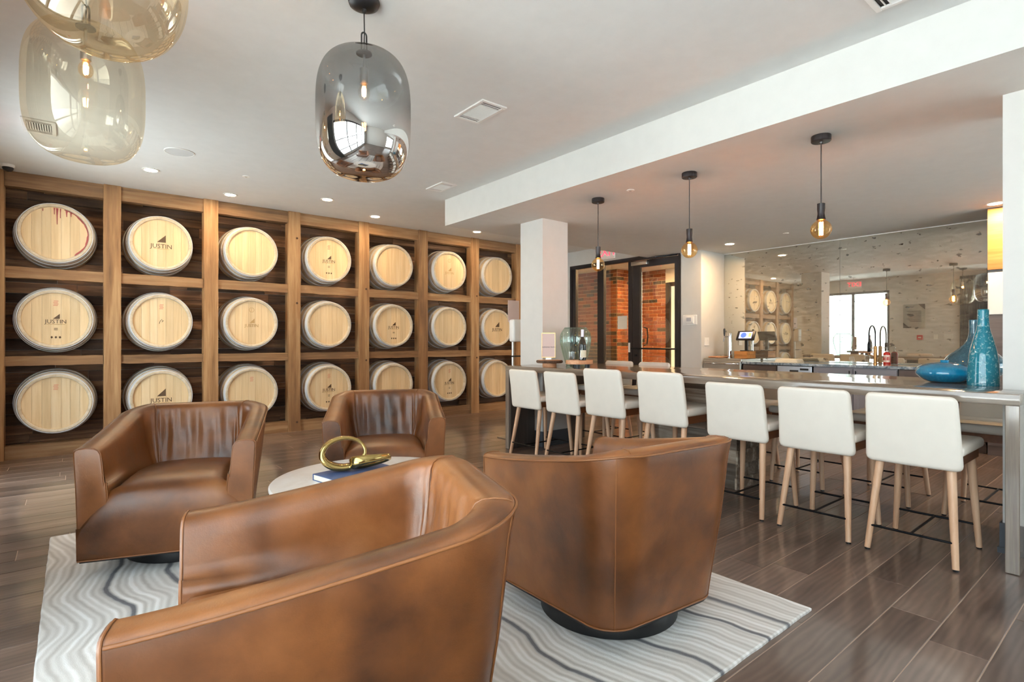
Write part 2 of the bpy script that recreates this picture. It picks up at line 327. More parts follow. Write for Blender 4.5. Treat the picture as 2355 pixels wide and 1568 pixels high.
# ------------------------------------------------------------------ mesh helpers
class MB:
    def __init__(s): s.v = []; s.f = []
    def add(s, vs, fs):
        o = len(s.v); s.v += [tuple(p) for p in vs]; s.f += [tuple(i + o for i in f) for f in fs]; return s
    def box(s, x0, x1, y0, y1, z0, z1):
        return s.add([(x0, y0, z0), (x1, y0, z0), (x1, y1, z0), (x0, y1, z0), (x0, y0, z1), (x1, y0, z1), (x1, y1, z1), (x0, y1, z1)],
                     [(0, 3, 2, 1), (4, 5, 6, 7), (0, 1, 5, 4), (1, 2, 6, 5), (2, 3, 7, 6), (3, 0, 4, 7)])
    def rbox(s, x0, x1, y0, y1, z0, z1, r=0.01, seg=2):
        bm = bmesh.new(); bmesh.ops.create_cube(bm, size=1)
        for v in bm.verts: v.co = Vector((x0 + (v.co.x + .5) * (x1 - x0), y0 + (v.co.y + .5) * (y1 - y0), z0 + (v.co.z + .5) * (z1 - z0)))
        bmesh.ops.bevel(bm, geom=bm.edges[:], offset=r, segments=seg, profile=0.5, affect='EDGES')
        return s.bm(bm)
    def bm(s, bm):
        bm.verts.ensure_lookup_table(); bm.verts.index_update()
        s.add([v.co[:] for v in bm.verts], [[v.index for v in f.verts] for f in bm.faces]); bm.free(); return s
    def cyl(s, p0, p1, r0, r1=None, n=16, caps=True):
        r1 = r0 if r1 is None else r1
        p0, p1 = Vector(p0), Vector(p1); d = (p1 - p0).normalized()
        a = d.orthogonal().normalized(); b = d.cross(a); vs = []
        for p, r in ((p0, r0), (p1, r1)):
            for i in range(n):
                t = 2 * pi * i / n; vs.append(p + a * (r * cos(t)) + b * (r * sin(t)))
        fs = [(i, (i + 1) % n, n + (i + 1) % n, n + i) for i in range(n)]
        if caps: fs += [tuple(range(n - 1, -1, -1)), tuple(range(n, 2 * n))]
        return s.add(vs, fs)
    def lathe(s, prof, n=32, c=(0, 0, 0), axis='z', rib=None, caps=(True, True)):
        """prof: list of (radius, height)"""
        vs = []
        for (r, h) in prof:
            for i in range(n):
                t = 2 * pi * i / n; rr = r * (1 + (rib(i, h) if rib else 0))
                a, b = rr * cos(t), rr * sin(t)
                vs.append((c[0] + a, c[1] + b, c[2] + h) if axis == 'z' else (c[0] + a, c[1] + h, c[2] + b))
        fs = []
        for j in range(len(prof) - 1):
            for i in range(n):
                k = (i + 1) % n; q = (j * n + i, j * n + k, (j + 1) * n + k, (j + 1) * n + i)
                fs.append(q if axis == 'z' else q[::-1])
        if caps[0] and prof[0][0] > 1e-4:
            q = tuple(range(n)); fs.append(q[::-1] if axis == 'z' else q)
        if caps[1] and prof[-1][0] > 1e-4:
            q = tuple(range((len(prof) - 1) * n, len(prof) * n)); fs.append(q if axis == 'z' else q[::-1])
        return s.add(vs, fs)
    def tube(s, pts, r, n=8, closed=False, caps=True):
        pts = [Vector(p) for p in pts]; m = len(pts); vs = []; prev = None
        for i, p in enumerate(pts):
            if closed: d = (pts[(i + 1) % m] - pts[i - 1]).normalized()
            else: d = (pts[min(i + 1, m - 1)] - pts[max(i - 1, 0)]).normalized()
            if prev is None: a = d.orthogonal().normalized()
            else: a = (prev - d * prev.dot(d)).normalized()
            prev = a; b = d.cross(a); rr = r(i / (m - 1)) if callable(r) else r
            for k in range(n):
                t = 2 * pi * k / n; vs.append(p + a * (rr * cos(t)) + b * (rr * sin(t)))
        fs = []
        for i in range(m if closed else m - 1):
            j = (i + 1) % m
            for k in range(n):
                l = (k + 1) % n; fs.append((i * n + k, i * n + l, j * n + l, j * n + k))
        if caps and not closed: fs += [tuple(range(n - 1, -1, -1)), tuple(range((m - 1) * n, m * n))]
        return s.add(vs, fs)
    def prism(s, poly, z0, z1, plane='xy'):
        """poly counter-clockwise in plane; extruded along the third axis"""
        n = len(poly)
        mp = {'xy': lambda a, b, c: (a, b, c), 'xz': lambda a, b, c: (a, c, b), 'yz': lambda a, b, c: (c, a, b)}[plane]
        vs = [mp(a, b, z0) for a, b in poly] + [mp(a, b, z1) for a, b in poly]
        fs = [tuple(range(n - 1, -1, -1)), tuple(range(n, 2 * n))] + [(i, (i + 1) % n, n + (i + 1) % n, n + i) for i in range(n)]
        if plane == 'xz': fs = [f[::-1] for f in fs]
        return s.add(vs, fs)
    def mesh(s, name, m, smooth=None):
        me = bpy.data.meshes.new(name); me.from_pydata(s.v, [], s.f); me.update()
        if m is not None: me.materials.append(M[m] if isinstance(m, str) else m)
        if smooth:
            me.shade_smooth()
            if smooth < 179: me.set_sharp_from_angle(angle=radians(smooth))
        return me
    def build(s, name, m, parent=None, smooth=None, loc=None, rot=None):
        return link(name, s.mesh(name, m, smooth), parent, loc, rot)

def link(name, me, parent=None, loc=None, rot=None):
    o = bpy.data.objects.new(name, me); COL.objects.link(o)
    if parent is not None: o.parent = parent
    if loc is not None: o.location = loc
    if rot is not None: o.rotation_euler = rot
    return o
def empty(name, loc=(0, 0, 0), rz=0.0):
    o = bpy.data.objects.new(name, None); COL.objects.link(o); o.location = loc; o.rotation_euler = (0, 0, rz)
    o.empty_display_size = 0.1; return o
def tag(o, label, cat, group=None):
    o['label'] = label; o['category'] = cat
    if group: o['group'] = group
    return o
def struct(o): o['kind'] = 'structure'; return o
def stuff(o): o['kind'] = 'stuff'; return o
def copy_tree(o, parent=None):
    c = o.copy(); COL.objects.link(c)
    if parent is not None: c.parent = parent
    for ch in list(o.children): copy_tree(ch, c)
    return c
_text = {}
def text_mesh(txt, size, m, extrude=0.0004, shear=0.0, space=1.0):
    key = (txt, size, m, shear, space)
    if key in _text: return _text[key]
    cu = bpy.data.curves.new('txt', 'FONT'); cu.body = txt; cu.size = size; cu.align_x = 'CENTER'; cu.align_y = 'CENTER'
    cu.extrude = extrude; cu.shear = shear; cu.space_character = space; cu.resolution_u = 2
    ob = bpy.data.objects.new('txt', cu); COL.objects.link(ob)
    bpy.context.view_layer.update()
    dg = bpy.context.evaluated_depsgraph_get(); me = bpy.data.meshes.new_from_object(ob.evaluated_get(dg))
    bpy.data.objects.remove(ob); bpy.data.curves.remove(cu)
    me.materials.clear(); me.materials.append(M[m]); me.name = 'lettering'
    _text[key] = me; return me
R90 = (radians(90), 0, 0)          # text that faces -y
RX = (radians(90), 0, radians(-90))  # text that faces -x
RXP = (radians(90), 0, radians(90))  # text that faces +x

# ================================================================== THE SETTING
# ---- floor of single planks
fb = MB().box(XL - 0.15, 10.2, YB - 0.15, 8.75, -0.09, -0.0018)
floor = struct(fb.build('floor', 'floor_joint'))
PW, GAP = 0.1826, 0.0040
Y0 = 0.441
rowi = int(math.floor((-0.15 - Y0) / PW))
rest = MB()
def plank_mesh(x0, x1, y0, y1):
    c = 0.0012; b = MB(); z0, z1 = -0.003, 0.0
    b.add([(x0, y0, z0), (x1, y0, z0), (x1, y1, z0), (x0, y1, z0), (x0, y0, z1 - c), (x1, y0, z1 - c), (x1, y1, z1 - c), (x0, y1, z1 - c),
           (x0 + c, y0 + c, z1), (x1 - c, y0 + c, z1), (x1 - c, y1 - c, z1), (x0 + c, y1 - c, z1)],
          [(0, 1, 5, 4), (1, 2, 6, 5), (2, 3, 7, 6), (3, 0, 4, 7), (4, 5, 9, 8), (5, 6, 10, 9), (6, 7, 11, 10), (7, 4, 8, 11), (8, 9, 10, 11)])
    return b
rng = random.Random(11)
nplank = 0
i = int(math.floor((YB - Y0) / PW))
while Y0 + i * PW < 7.55:
    y0 = Y0 + i * PW; y1 = y0 + PW - GAP
    fixed = {0: 2.604, 1: 2.604 - 1.9, 2: 3.092, 3: 2.347}.get(i)
    x = (fixed - 4.2 if fixed else XL - rng.uniform(0.1, 1.6))
    while x < XM:
        L = 2.1 if fixed else rng.uniform(1.35, 2.2)
        a, b = max(x, XL), min(x + L - GAP, XM)
        if b - a > 0.05:
            if y1 > 0.0 and nplank < 300 and a < 7.4:
                plank_mesh(a, b, y0, y1).build('plank', 'floor', floor); nplank += 1
            else:
                rest.add(*[(q.v, q.f) for q in [plank_mesh(a, b, y0, y1)]][0])
        x += L
    i += 1
i = 0
while 4.9 + i * PW < 8.6:      # the entrance lobby beyond the glass
    x = WX + 0.1
    while x < 10.1:
        L = rng.uniform(1.0, 1.9); q = plank_mesh(x, min(x + L, 10.15), 4.9 + i * PW, 4.9 + (i + 1) * PW - GAP); rest.add(q.v, q.f); x += L + GAP
    i += 1
stuff(rest.build('floor_planks', 'floor', floor))

# ---- ceilings
struct(MB().box(XL - 0.15, XM + 0.1, YB - 0.15, 7.75, CE, CE + 0.12).build('ceiling', 'ceiling'))
struct(MB().box(3.419, XM + 0.05, YB, 5.483, SO, CE + 0.02).build('ceiling_dropped', 'wall'))

# ---- wall with the windows beside the camera
w = MB(); ys = [YB - 0.15]
for (a, b, z0, z1) in sorted(WINS): ys += [a, b]
ys.append(7.75)
for k in range(0, len(ys), 2): w.box(XL - 0.15, XL, ys[k], ys[k + 1], 0, CE)
for (a, b, z0, z1) in WINS:
    w.box(XL - 0.15, XL, a, b, z1, CE); w.box(XL - 0.15, XL, a, b, 0, z0)
struct(w.build('wall_left', 'wall'))
w = MB(); xs = [XL]
for (a, b, z0, z1) in BWINS: xs += [a, b]
xs.append(XM)
for k in range(0, len(xs), 2): w.box(xs[k], xs[k + 1], YB - 0.15, YB, 0, CE)
for (a, b, z0, z1) in BWINS:
    w.box(a, b, YB - 0.15, YB, z1, CE); w.box(a, b, YB - 0.15, YB, 0, z0)
struct(w.build('wall_behind', 'wall'))
def window(n, axis, a, b, z0, z1, cols, rows, p0):
    """frame, mullions and single panes; axis 'y' lies in the left wall, 'x' in the wall behind"""
    t = 0.06; root = MB()
    def bar(u0, u1, h0, h1, mb):
        if axis == 'y': mb.box(p0 - 0.09, p0 - 0.03, u0, u1, h0, h1)
        else: mb.box(u0, u1, p0 - 0.09, p0 - 0.03, h0, h1)
    bar(a, b, z0, z0 + t, root); bar(a, b, z1 - t, z1, root); bar(a, a + t, z0 + t, z1 - t, root); bar(b - t, b, z0 + t, z1 - t, root)
    fr = struct(root.build('window_%d' % n, 'frame'))
    for c in range(1, cols):
        mb = MB(); u = a + (b - a) * c / cols; bar(u - 0.03, u + 0.03, z0 + t, z1 - t, mb); mb.build('mullion', 'frame', fr)
    for c in range(cols):
        ua = a + (b - a) * c / cols + (t if c == 0 else 0.03); ub = a + (b - a) * (c + 1) / cols - (t if c == cols - 1 else 0.03)
        for r in range(1, rows):
            mb = MB(); h = z0 + (z1 - z0) * r / rows; bar(ua, ub, h - 0.02, h + 0.02, mb); mb.build('glazing_bar', 'frame', fr)
        g = MB()
        if axis == 'y': g.box(p0 - 0.064, p0 - 0.058, ua, ub, z0 + t, z1 - t)
        else: g.box(ua, ub, p0 - 0.064, p0 - 0.058, z0 + t, z1 - t)
        g.build('pane', 'glass', fr)
window(2, 'y', *WINS[0], 2, 1, XL)
window(3, 'y', *WINS[1], 4, 3, XL)
window(4, 'x', *BWINS[0], 3, 3, YB)
struct(MB().box(-40, 60, -60, 60, -0.4, -0.2).build('ground_outside', 'concrete_out'))

# ---- mirror wall, wall return beside the entrance, plain wall right of the barrels
struct(MB().box(XM, XM + 0.12, YB - 0.15, RY + 0.01, 0, CE).build('wall_right', 'wall'))
struct(MB().box(WX, XM + 0.12, RY, 4.867, 0, CE).build('wall_return', 'wall'))
struct(MB().box(WX, WX + 0.12, 4.867, 7.75, 2.575, CE).box(WX, WX + 0.12, 7.27, 7.75, 0, 2.575).build('wall_entrance', 'wall'))

# ---- wall behind the barrels, clad in single reclaimed planks
wb_ = struct(MB().box(XL - 0.15, 6.12, 7.575, 7.75, 0, CE).build('wall_back', 'wall'))
struct(MB().box(6.12, WX + 0.1, 7.33, 7.75, 0, CE).build('wall_back_right', 'wall'))
rng = random.Random(5); z = 0.0
while z < CE - 0.02:
    h = min(rng.choice((0.085, 0.1, 0.115, 0.13)), CE - z); x = XL - rng.uniform(0, 0.8)
    while x < 6.1:
        L = rng.uniform(0.75, 1.7); a, b = max(x, XL), min(x + L, 6.11)
        if b - a > 0.03:
            d = rng.uniform(0.012, 0.032)
            MB().box(a + 0.001, b - 0.001, 7.575 - d, 7.576, z + 0.0015, z + h - 0.0015).build('plank', 'backplank', wb_)
        x += L
    z += h

# ---- square columns standing in the bar
def column(name, x0, x1, y0, y1):
    c = struct(MB().box(x0, x1, y0, y1, 0, SO).build(name, 'wall'))
    e = 0.012; mb = MB().box(x0 - e, x1 + e, y0 - e, y1 + e, 0, 0.165)
    mb.box(x0 - e - .008, x1 + e + .008, y0 - e - .008, y1 + e + .008, 0, 0.03); mb.build('baseboard', 'trim_dark', c)
column('column', 4.04, 4.43, 4.45, 4.83)
column('column', 4.0, 4.4, 0.24, 0.62)

# ---- glazed entrance: fixed lights and a door
f = MB()
def fy(mb, y0, y1, z0, z1, d0=0.0, d1=0.07): mb.box(WX + d0, WX + d1, y0, y1, z0, z1)
fy(f, 4.867, 7.27, 2.51, 2.575); fy(f, 5.885, 7.27, 0, 0.12); fy(f, 4.859, 4.905, 0, 2.51, 0.0, 0.07); fy(f, 7.205, 7.27, 0.12, 2.51)
win1 = struct(f.build('window_1', 'frame'))
for (a, b) in ((7.117, 7.195), (6.432, 6.579), (5.80, 5.885)):
    mb = MB(); fy(mb, a, b, 0.12, 2.51, 0.004, 0.068); mb.build('mullion', 'frame', win1)
for (a, b) in ((6.579, 7.117), (5.885, 6.432)):
    mb = MB(); fy(mb, a, b, 0.12, 2.51, 0.03, 0.036); mb.build('pane', 'glass', win1)
d = MB()
fy(d, 5.643, 5.79, 0.01, 2.50, 0.005, 0.055); fy(d, 4.91, 4.976, 0.01, 2.50, 0.005, 0.055)
fy(d, 4.976, 5.643, 2.39, 2.50, 0.005, 0.055); fy(d, 4.976, 5.643, 0.01, 0.26, 0.005, 0.055)
door1 = struct(d.build('door_1', 'frame'))
mb = MB(); fy(mb, 4.976, 5.643, 0.26, 2.39, 0.025, 0.031); mb.build('pane', 'glass', door1)
mb = MB().cyl((WX - 0.06, 4.93, 1.047), (WX - 0.06, 5.77, 1.047), 0.014, n=10)
for y in (4.95, 5.70): mb.cyl((WX - 0.06, y, 1.047), (WX + 0.006, y, 1.047), 0.012, n=8)
mb.build('push_bar', 'black_metal', door1, 60)
MB().tube([(WX + 0.056, 5.60, 1.10), (WX + 0.11, 5.58, 1.12), (WX + 0.12, 5.57, 1.25), (WX + 0.11, 5.58, 1.38), (WX + 0.056, 5.60, 1.40)], 0.012).build('handle', 'black_metal', door1, 60)
MB().rbox(WX - 0.06, WX + 0.004, 5.46, 5.78, 2.42, 2.485, 0.006).build('door_closer', 'steel', door1, 40)
mb = MB().tube([(WX - 0.03, 5.47, 2.47), (WX - 0.16, 5.22, 2.50), (WX - 0.005, 5.0, 2.515)], 0.011, 6).box(WX - 0.03, WX + 0.0, 4.93, 5.35, 2.505, 2.525); mb.build('closer_arm', 'black_metal', door1)
MB().cyl((WX + 0.006, 5.72, 0.93), (WX - 0.02, 5.72, 0.93), 0.02, n=12).build('lock', 'black_metal', door1)
# pale notices stuck to the glass
tag(MB().box(WX + 0.018, WX + 0.0285, 5.925, 6.128, 1.375, 1.60).build('notice', 'paper'), 'pale blank notice sheet on the glass beside the entrance door', 'notice')
tag(MB().box(WX + 0.0005, WX + 0.004, 5.845, 5.884, 0.98, 1.14).build('sticker', 'white_plastic'), 'narrow white and red sticker on the black door post', 'sticker')

# ---- entrance lobby beyond the glass: brick walls, ceiling, inner door
BL, BH, BJ = 0.203, 0.0655, 0.0105
def brick_wall(name, axis, p, u0, u1, back, ztop, zmin):
    """axis 'x': face at x=p looking -x, u runs along y; axis 'y': face at y=p looking -y, u runs along x"""
    mb = MB()
    if axis == 'x': mb.box(p + 0.012, p + back, u0, u1, 0, ztop)
    else: mb.box(u0, u1, p + 0.012, p + back, 0, ztop)
    root = struct(mb.build(name, 'mortar')); low = MB(); rg = random.Random(len(name)); k = 0; z = 0.006
    cache = {}
    while z + BH < ztop:
        u = u0 - (0.107 if k % 2 else 0.0)
        while u < u1:
            a, b = max(u, u0), min(u + BL, u1)
            if b - a > 0.02:
                e = rg.uniform(0, 0.003)
                m2 = MB()
                if axis == 'x': m2.rbox(p + e, p + 0.02, a, b, z, z + BH, 0.003, 1)
                else: m2.rbox(a, b, p + e, p + 0.02, z, z + BH, 0.003, 1)
                if z > zmin: m2.build('brick', 'brick', root)
                else: low.add(m2.v, m2.f)
            u += BL + BJ
        z += BH + BJ; k += 1
    stuff(low.build('lower_bricks', 'brick', root))
brick_wall('wall_brick_left', 'x', 8.75, 7.36, 8.62, 0.8, 2.66, 1.02)
brick_wall('wall_brick_side', 'y', 7.335, 8.752, 9.55, 0.024, 2.66, 1.02)
brick_wall('wall_brick_right', 'x', 9.55, 6.73, 7.33, 0.2, 2.66, 1.02)
struct(MB().box(WX + 0.12, 10.6, 4.867, 8.75, 2.66, 2.75).build('ceiling_lobby', 'ceiling'))
struct(MB().box(WX + 0.12, 10.6, 4.80, 4.867, 0, 2.66).box(10.4, 10.6, 4.867, 8.7, 0, 2.66).box(WX + 0.1, 8.76, 8.62, 8.75, 0, 2.66).box(WX + 0.10, WX + 0.2, 7.6, 8.75, 0, 2.66).build('wall_lobby', M['paper']))
dd = MB().box(9.55, 9.62, 6.64, 6.728, 0, 2.3).box(9.55, 9.62, 5.55, 6.728, 2.3, 2.38).box(9.55, 9.62, 5.55, 5.63, 0, 2.3)
dd.box(9.55, 9.6, 5.63, 6.64, 2.38, 2.66) if False else None
door2 = struct(dd.build('door_2', 'frame'))
MB().box(9.575, 9.582, 5.63, 6.64, 0.02, 2.3).build('pane', 'glass', door2)
struct(MB().box(9.55, 9.75, 4.867, 5.55, 0, 2.66).box(9.55, 9.75, 5.55, 6.73, 2.38, 2.66).build('wall_lobby_end', M['paper']))

# ================================================================== BARREL WALL
PX = [-0.60, 0.322, 1.262, 2.218, 3.165, 4.11, 5.065, 6.01]
rack = tag(empty('barrel_rack', (2.7, 7.2, 0)), 'tall reclaimed timber rack of posts and beams holding the wine barrels', 'rack')
rng = random.Random(3)
def rough_beam(x0, x1, y0, y1, z0, z1, axis):
    """sawn timber with slightly wandering edges"""
    n = 9; vs = []; j = lambda: rng.uniform(-0.004, 0.004)
    for k in range(n + 1):
        t = k / n
        if axis == 'z': ring = [(x0 + j(), y0 + j() * .5, z0 + (z1 - z0) * t), (x1 + j(), y0 + j() * .5, z0 + (z1 - z0) * t), (x1, y1, z0 + (z1 - z0) * t), (x0, y1, z0 + (z1 - z0) * t)]
        else:
            x = x0 + (x1 - x0) * t; ring = [(x, y0 + j() * .5, z1 + (j() if z1 < 2.8 else 0)), (x, y0 + j() * .5, z0 + (j() if z0 > .05 else 0)), (x, y1, z0), (x, y1, z1)]
        vs += ring
    fs = [(3, 2, 1, 0), tuple(4 * n + q for q in (0, 1, 2, 3))]
    for k in range(n):
        for q in range(4): fs.append((4 * k + q, 4 * k + (q + 1) % 4, 4 * k + 4 + (q + 1) % 4, 4 * k + 4 + q))
    return MB().add([(a - 2.7, b - 7.2, c) for a, b, c in vs], fs)
for i, x in enumerate(PX):
    w2 = 0.0745
    p = rough_beam(x - w2, x + w2, 7.2, 7.345, 0, CE - 0.001, 'z').build('post', 'timber', rack)
    # bolt heads / plugs on the post fronts
    if i in (3, 4, 6):
        for zz in ((0.12, 1.66, 2.5) if i == 3 else (0.9, 1.9)):
            MB().cyl((x + 0.03 - 2.7, 0.004, zz), (x + 0.03 - 2.7, -0.003, zz), 0.014, n=10).build('bolt_plug', 'bark', p)
BZ = [(0, 0.135), (0.925, 1.018), (1.795, 1.902), (2.69, CE - 0.001)]
for i in range(7):
    for k, (z0, z1) in enumerate(BZ):
        rough_beam(PX[i] + 0.076, PX[i + 1] - 0.076, 7.225, 7.325, z0, z1, 'x').build('beam', 'timber_h', rack)

BR = lambda h: 0.2955 + 0.052 * sin(min(h, 0.47) / 0.47 * pi / 2)
def barrel_meshes():
    prof = [(0.2625, 0.034), (0.266, 0.006), (0.274, 0.0), (0.288, 0.0), (0.2945, 0.006)] + [(BR(h), h) for h in (0.03, 0.08, 0.14, 0.2, 0.26, 0.32, 0.372)]
    n = 56; mb = MB().lathe(prof, n, axis='y'); body = mb.mesh('staves', 'stave', 40); body.materials.append(M['chime'])
    at = body.attributes.new('shade', 'FLOAT_COLOR', 'FACE'); rg = random.Random(2); sh = [rg.uniform(0.72, 1.0) for _ in range(n // 2)]
    for k, poly in enumerate(body.polygons):
        v = sh[(k % n) // 2] if k < n * (len(prof) - 1) else 0.8
        pale = k < n * 4
        at.data[k].color = (v, v, v, 1)
        if pale: poly.material_index = 1
    hoops = []
    for a, b in ((0.004, 0.056), (0.118, 0.155), (0.245, 0.285)):
        hoops.append(MB().lathe([(BR(a) - .002, a), (BR(a) + .004, a), (BR((a + b) / 2) + .0045, (a + b) / 2), (BR(b) + .004, b), (BR(b) - .002, b)], 56, axis='y', caps=(False, False)).mesh('hoop', 'hoop', 40))
    boards = []; ed = [-0.2635, -0.185, -0.108, -0.038, 0.042, 0.112, 0.19, 0.2635]; rg = random.Random(9); Rr = 0.2635
    for k in range(7):
        a, b = ed[k] + 0.0007, ed[k + 1] - 0.0007; top = []; m = 8
        for q in range(m + 1):
            xx = a + (b - a) * q / m; top.append((xx, sqrt(max(0, Rr * Rr - xx * xx))))
        poly = [(xx, -zz) for xx, zz in top] + [(xx, zz) for xx, zz in top[::-1]]
        boards.append(MB().prism(poly, 0.0245 + rg.uniform(0, .0012), 0.0335, 'xz').mesh('head_board', 'head'))
    return body, hoops, boards
B_BODY, B_HOOPS, B_BOARDS = barrel_meshes()
def tri_mesh(w, h, m):
    return MB().prism([(-w / 2, 0), (w / 2, 0), (w / 2, h)], 0.0228, 0.0243, 'xz').mesh('emblem', m)
T_BIG, T_SM, T_FAINT = tri_mesh(0.084, 0.084, 'print'), tri_mesh(0.052, 0.05, 'print'), tri_mesh(0.058, 0.058, 'print_faint')
LINE = MB().box(-0.075, 0.075, 0.0232, 0.0243, -0.002, 0.002).mesh('underline', 'print_faint')
def marks_mesh():
    mb = MB()
    for dx in (-0.032, 0, 0.032): mb.prism([(dx - .010, 0), (dx, -.012), (dx + .010, 0), (dx + .004, .012), (dx - .006, .010)], 0.0230, 0.0243, 'xz')
    for dz in (0.075, 0.09): mb.box(-0.015, 0.015, 0.0232, 0.0243, dz, dz + .005)
    return mb.mesh('stamp', 'print')
MARKS = marks_mesh()
def redmark_mesh():
    mb = MB()
    for k in range(4): mb.box(-0.02 + 0.004 * (k % 2), 0.02 - 0.005 * ((k + 1) % 2), 0.0232, 0.0243, -0.03 + k * .015, -0.022 + k * .015)
    return mb.mesh('red_stencil', 'print_red')
REDM = redmark_mesh()
BX = [-0.14, 0.765, 1.702, 2.662, 3.612, 4.565, 5.505]; BRZ = [2.263, 1.392, 0.54]
# print style of every barrel head, row by row from the top
STYLE = [['stain', 'big', '', 'small', '', 'faint', ''], ['small', 'sign', 'faint', '', 'small', '', 'big'], ['red', 'big', 'red', 'smallred', '', 'smallred', '']]
ROWN = ['top', 'middle', 'bottom']; CN = ['first', 'second', 'third', 'fourth', 'fifth', 'sixth', 'seventh']
DESC = {'': 'plain unprinted head', 'stain': 'red wine drips staining its head', 'big': 'large dark triangle emblem on its head', 'small': 'small triangle, name and stamps on its head',
        'faint': 'faded triangle print on its head', 'sign': 'small pencilled scribble on its head', 'red': 'faint red stencil on its head', 'smallred': 'red stencil, triangle and name on its head'}
for r in range(3):
    for c in range(7):
        st = STYLE[r][c]
        root = tag(empty('wine_barrel', (BX[c], 7.165, BRZ[r])), 'wine barrel, %s row, %s from left, %s' % (ROWN[r], CN[c], DESC[st]), 'barrel', 'wine barrels in the timber rack')
        link('staves', B_BODY, root)
        for h in B_HOOPS: link('hoop', h, root)
        for b in B_BOARDS: link('head_board', b, root)
        if st == 'big':
            link('emblem', T_BIG, root, (0, 0, 0.012)); link('lettering', text_mesh('JUSTIN', 0.068, 'print', 0.0006), root, (0, 0.0236, -0.034), R90); link('underline', LINE, root, (0, 0, -0.062))
        if st in ('small', 'smallred'):
            link('emblem', T_SM, root, (0.004, 0, 0.004)); link('lettering', text_mesh('JUSTIN', 0.056, 'print', 0.0006), root, (0, 0.0236, -0.026), R90); link('underline', LINE, root, (0, 0, -0.052)); link('stamp', MARKS, root, (0, 0, -0.185))
        if st == 'faint':
            link('emblem', T_FAINT, root, (0.004, 0, -0.002)); link('lettering', text_mesh('JUSTIN', 0.052, 'print_faint', 0.0006), root, (0, 0.0236, -0.034), R90)
            mb = MB().tube([(0.028 * cos(t * pi / 6), 0.0238, 0.16 + 0.028 * sin(t * pi / 6)) for t in range(12)], 0.0022, 5, True); mb.box(-0.002, 0.002, 0.0232, 0.0243, 0.14, 0.18); mb.build('round_stamp', 'print_faint', root)
        if st in ('red', 'smallred') or (r, c) in ((0, 3), (1, 0), (1, 1)): link('red_stencil', REDM, root, (0, 0, 0.165))
        if st == 'sign': MB().tube([(-0.02, 0.0237, -0.03), (-0.012, 0.0237, 0.0), (0.004, 0.0237, 0.022), (0.012, 0.0237, 0.006), (0.004, 0.0237, -0.012), (0.02, 0.0237, 0.008)], 0.0022, 5).build('scribble', 'print', root)
        if st == 'stain':
            rg = random.Random(4)
            for (dx, w_, l_) in ((0.01, 0.018, 0.17), (0.035, 0.01, 0.10), (-0.012, 0.012, 0.07), (0.085, 0.02, 0.07), (0.12, 0.016, 0.05), (-0.10, 0.012, 0.03)):
                t0 = sqrt(0.262 ** 2 - dx * dx)
                MB().prism([(dx - w_ / 2, t0 - .004), (dx - w_ * .3, t0 - l_ * .5), (dx - .003, t0 - l_), (dx + .003, t0 - l_), (dx + w_ * .25, t0 - l_ * .45), (dx + w_ * .6, t0 - .006)], 0.0234, 0.0243, 'xz').build('wine_drip', 'stain', root)
            mb = MB(); ring = []
            for k in range(0, 26):
                t = radians(75 - k * 5.2); ring.append((t, 0.0035 + 0.005 * rg.random()))
            for q in range(len(ring) - 1):
                (t0, w0), (t1, w1) = ring[q], ring[q + 1]; ro = 0.2625
                mb.prism([(ro * cos(t0), ro * sin(t0)), ((ro - 2 * w0) * cos(t0), (ro - 2 * w0) * sin(t0)), ((ro - 2 * w1) * cos(t1), (ro - 2 * w1) * sin(t1)), (ro * cos(t1), ro * sin(t1))], 0.0234, 0.0243, 'xz')
            mb.build('wine_stain', 'stain', root)

# ================================================================== CEILING FIXTURES
def downlight(x, y, z, label, warm=False, r=0.075, lens=None):
    o = tag(empty('recessed_light', (x, y, z)), label, 'ceiling light', 'recessed ceiling lights')
    MB().lathe([(r * 0.72, 0.0), (r * 0.74, -0.006), (r * 0.98, -0.006), (r, -0.002), (r, 0.0)], 28, caps=(False, False)).build('trim_ring', 'white_plastic', o, 40)
    MB().lathe([(r * 0.72, -0.0005), (r * 0.70, -0.003), (0.0001, -0.003)], 28).build('lens', lens or ('lamp_warm' if warm else 'lamp_on'), o)
for (x, y, l) in ((0.586, 6.324, 'bright round recessed light nearest the round speaker'), (1.391, 6.824, 'small recessed light above the third barrel column'),
                  (2.327, 6.335, 'bright recessed light above the fourth barrel column'), (3.142, 6.793, 'recessed light above the fifth barrel column, close to the rack'),
                  (4.787, 6.761, 'recessed light above the seventh barrel column, beyond the dropped ceiling')):
    downlight(x, y, CE, l)
downlight(7.145, 3.977, SO, 'warm recessed light near the wall with the thermostat', True)
downlight(7.086, 1.156, SO, 'warm recessed light beside the right white column', True)
downlight(8.35, 6.35, 2.66, 'recessed light in the brick lobby ceiling', True, lens='lamp_lobby')
downlight(8.6, 5.7, 2.66, 'second recessed light deeper in the brick lobby ceiling', True, lens='lamp_lobby')
sp = tag(empty('ceiling_speaker', (0.728, 5.567, CE)), 'round flush ceiling speaker with pale grey grille', 'speaker')
MB().lathe([(0.118, 0), (0.118, -0.005), (0.112, -0.007), (0.11, -0.005)], 36, caps=(False, False)).build('rim', 'white_plastic', sp, 40)
MB().lathe([(0.1105, -0.002), (0.1105, -0.005), (0.0001, -0.0055)], 36).build('grille', 'speaker', sp)
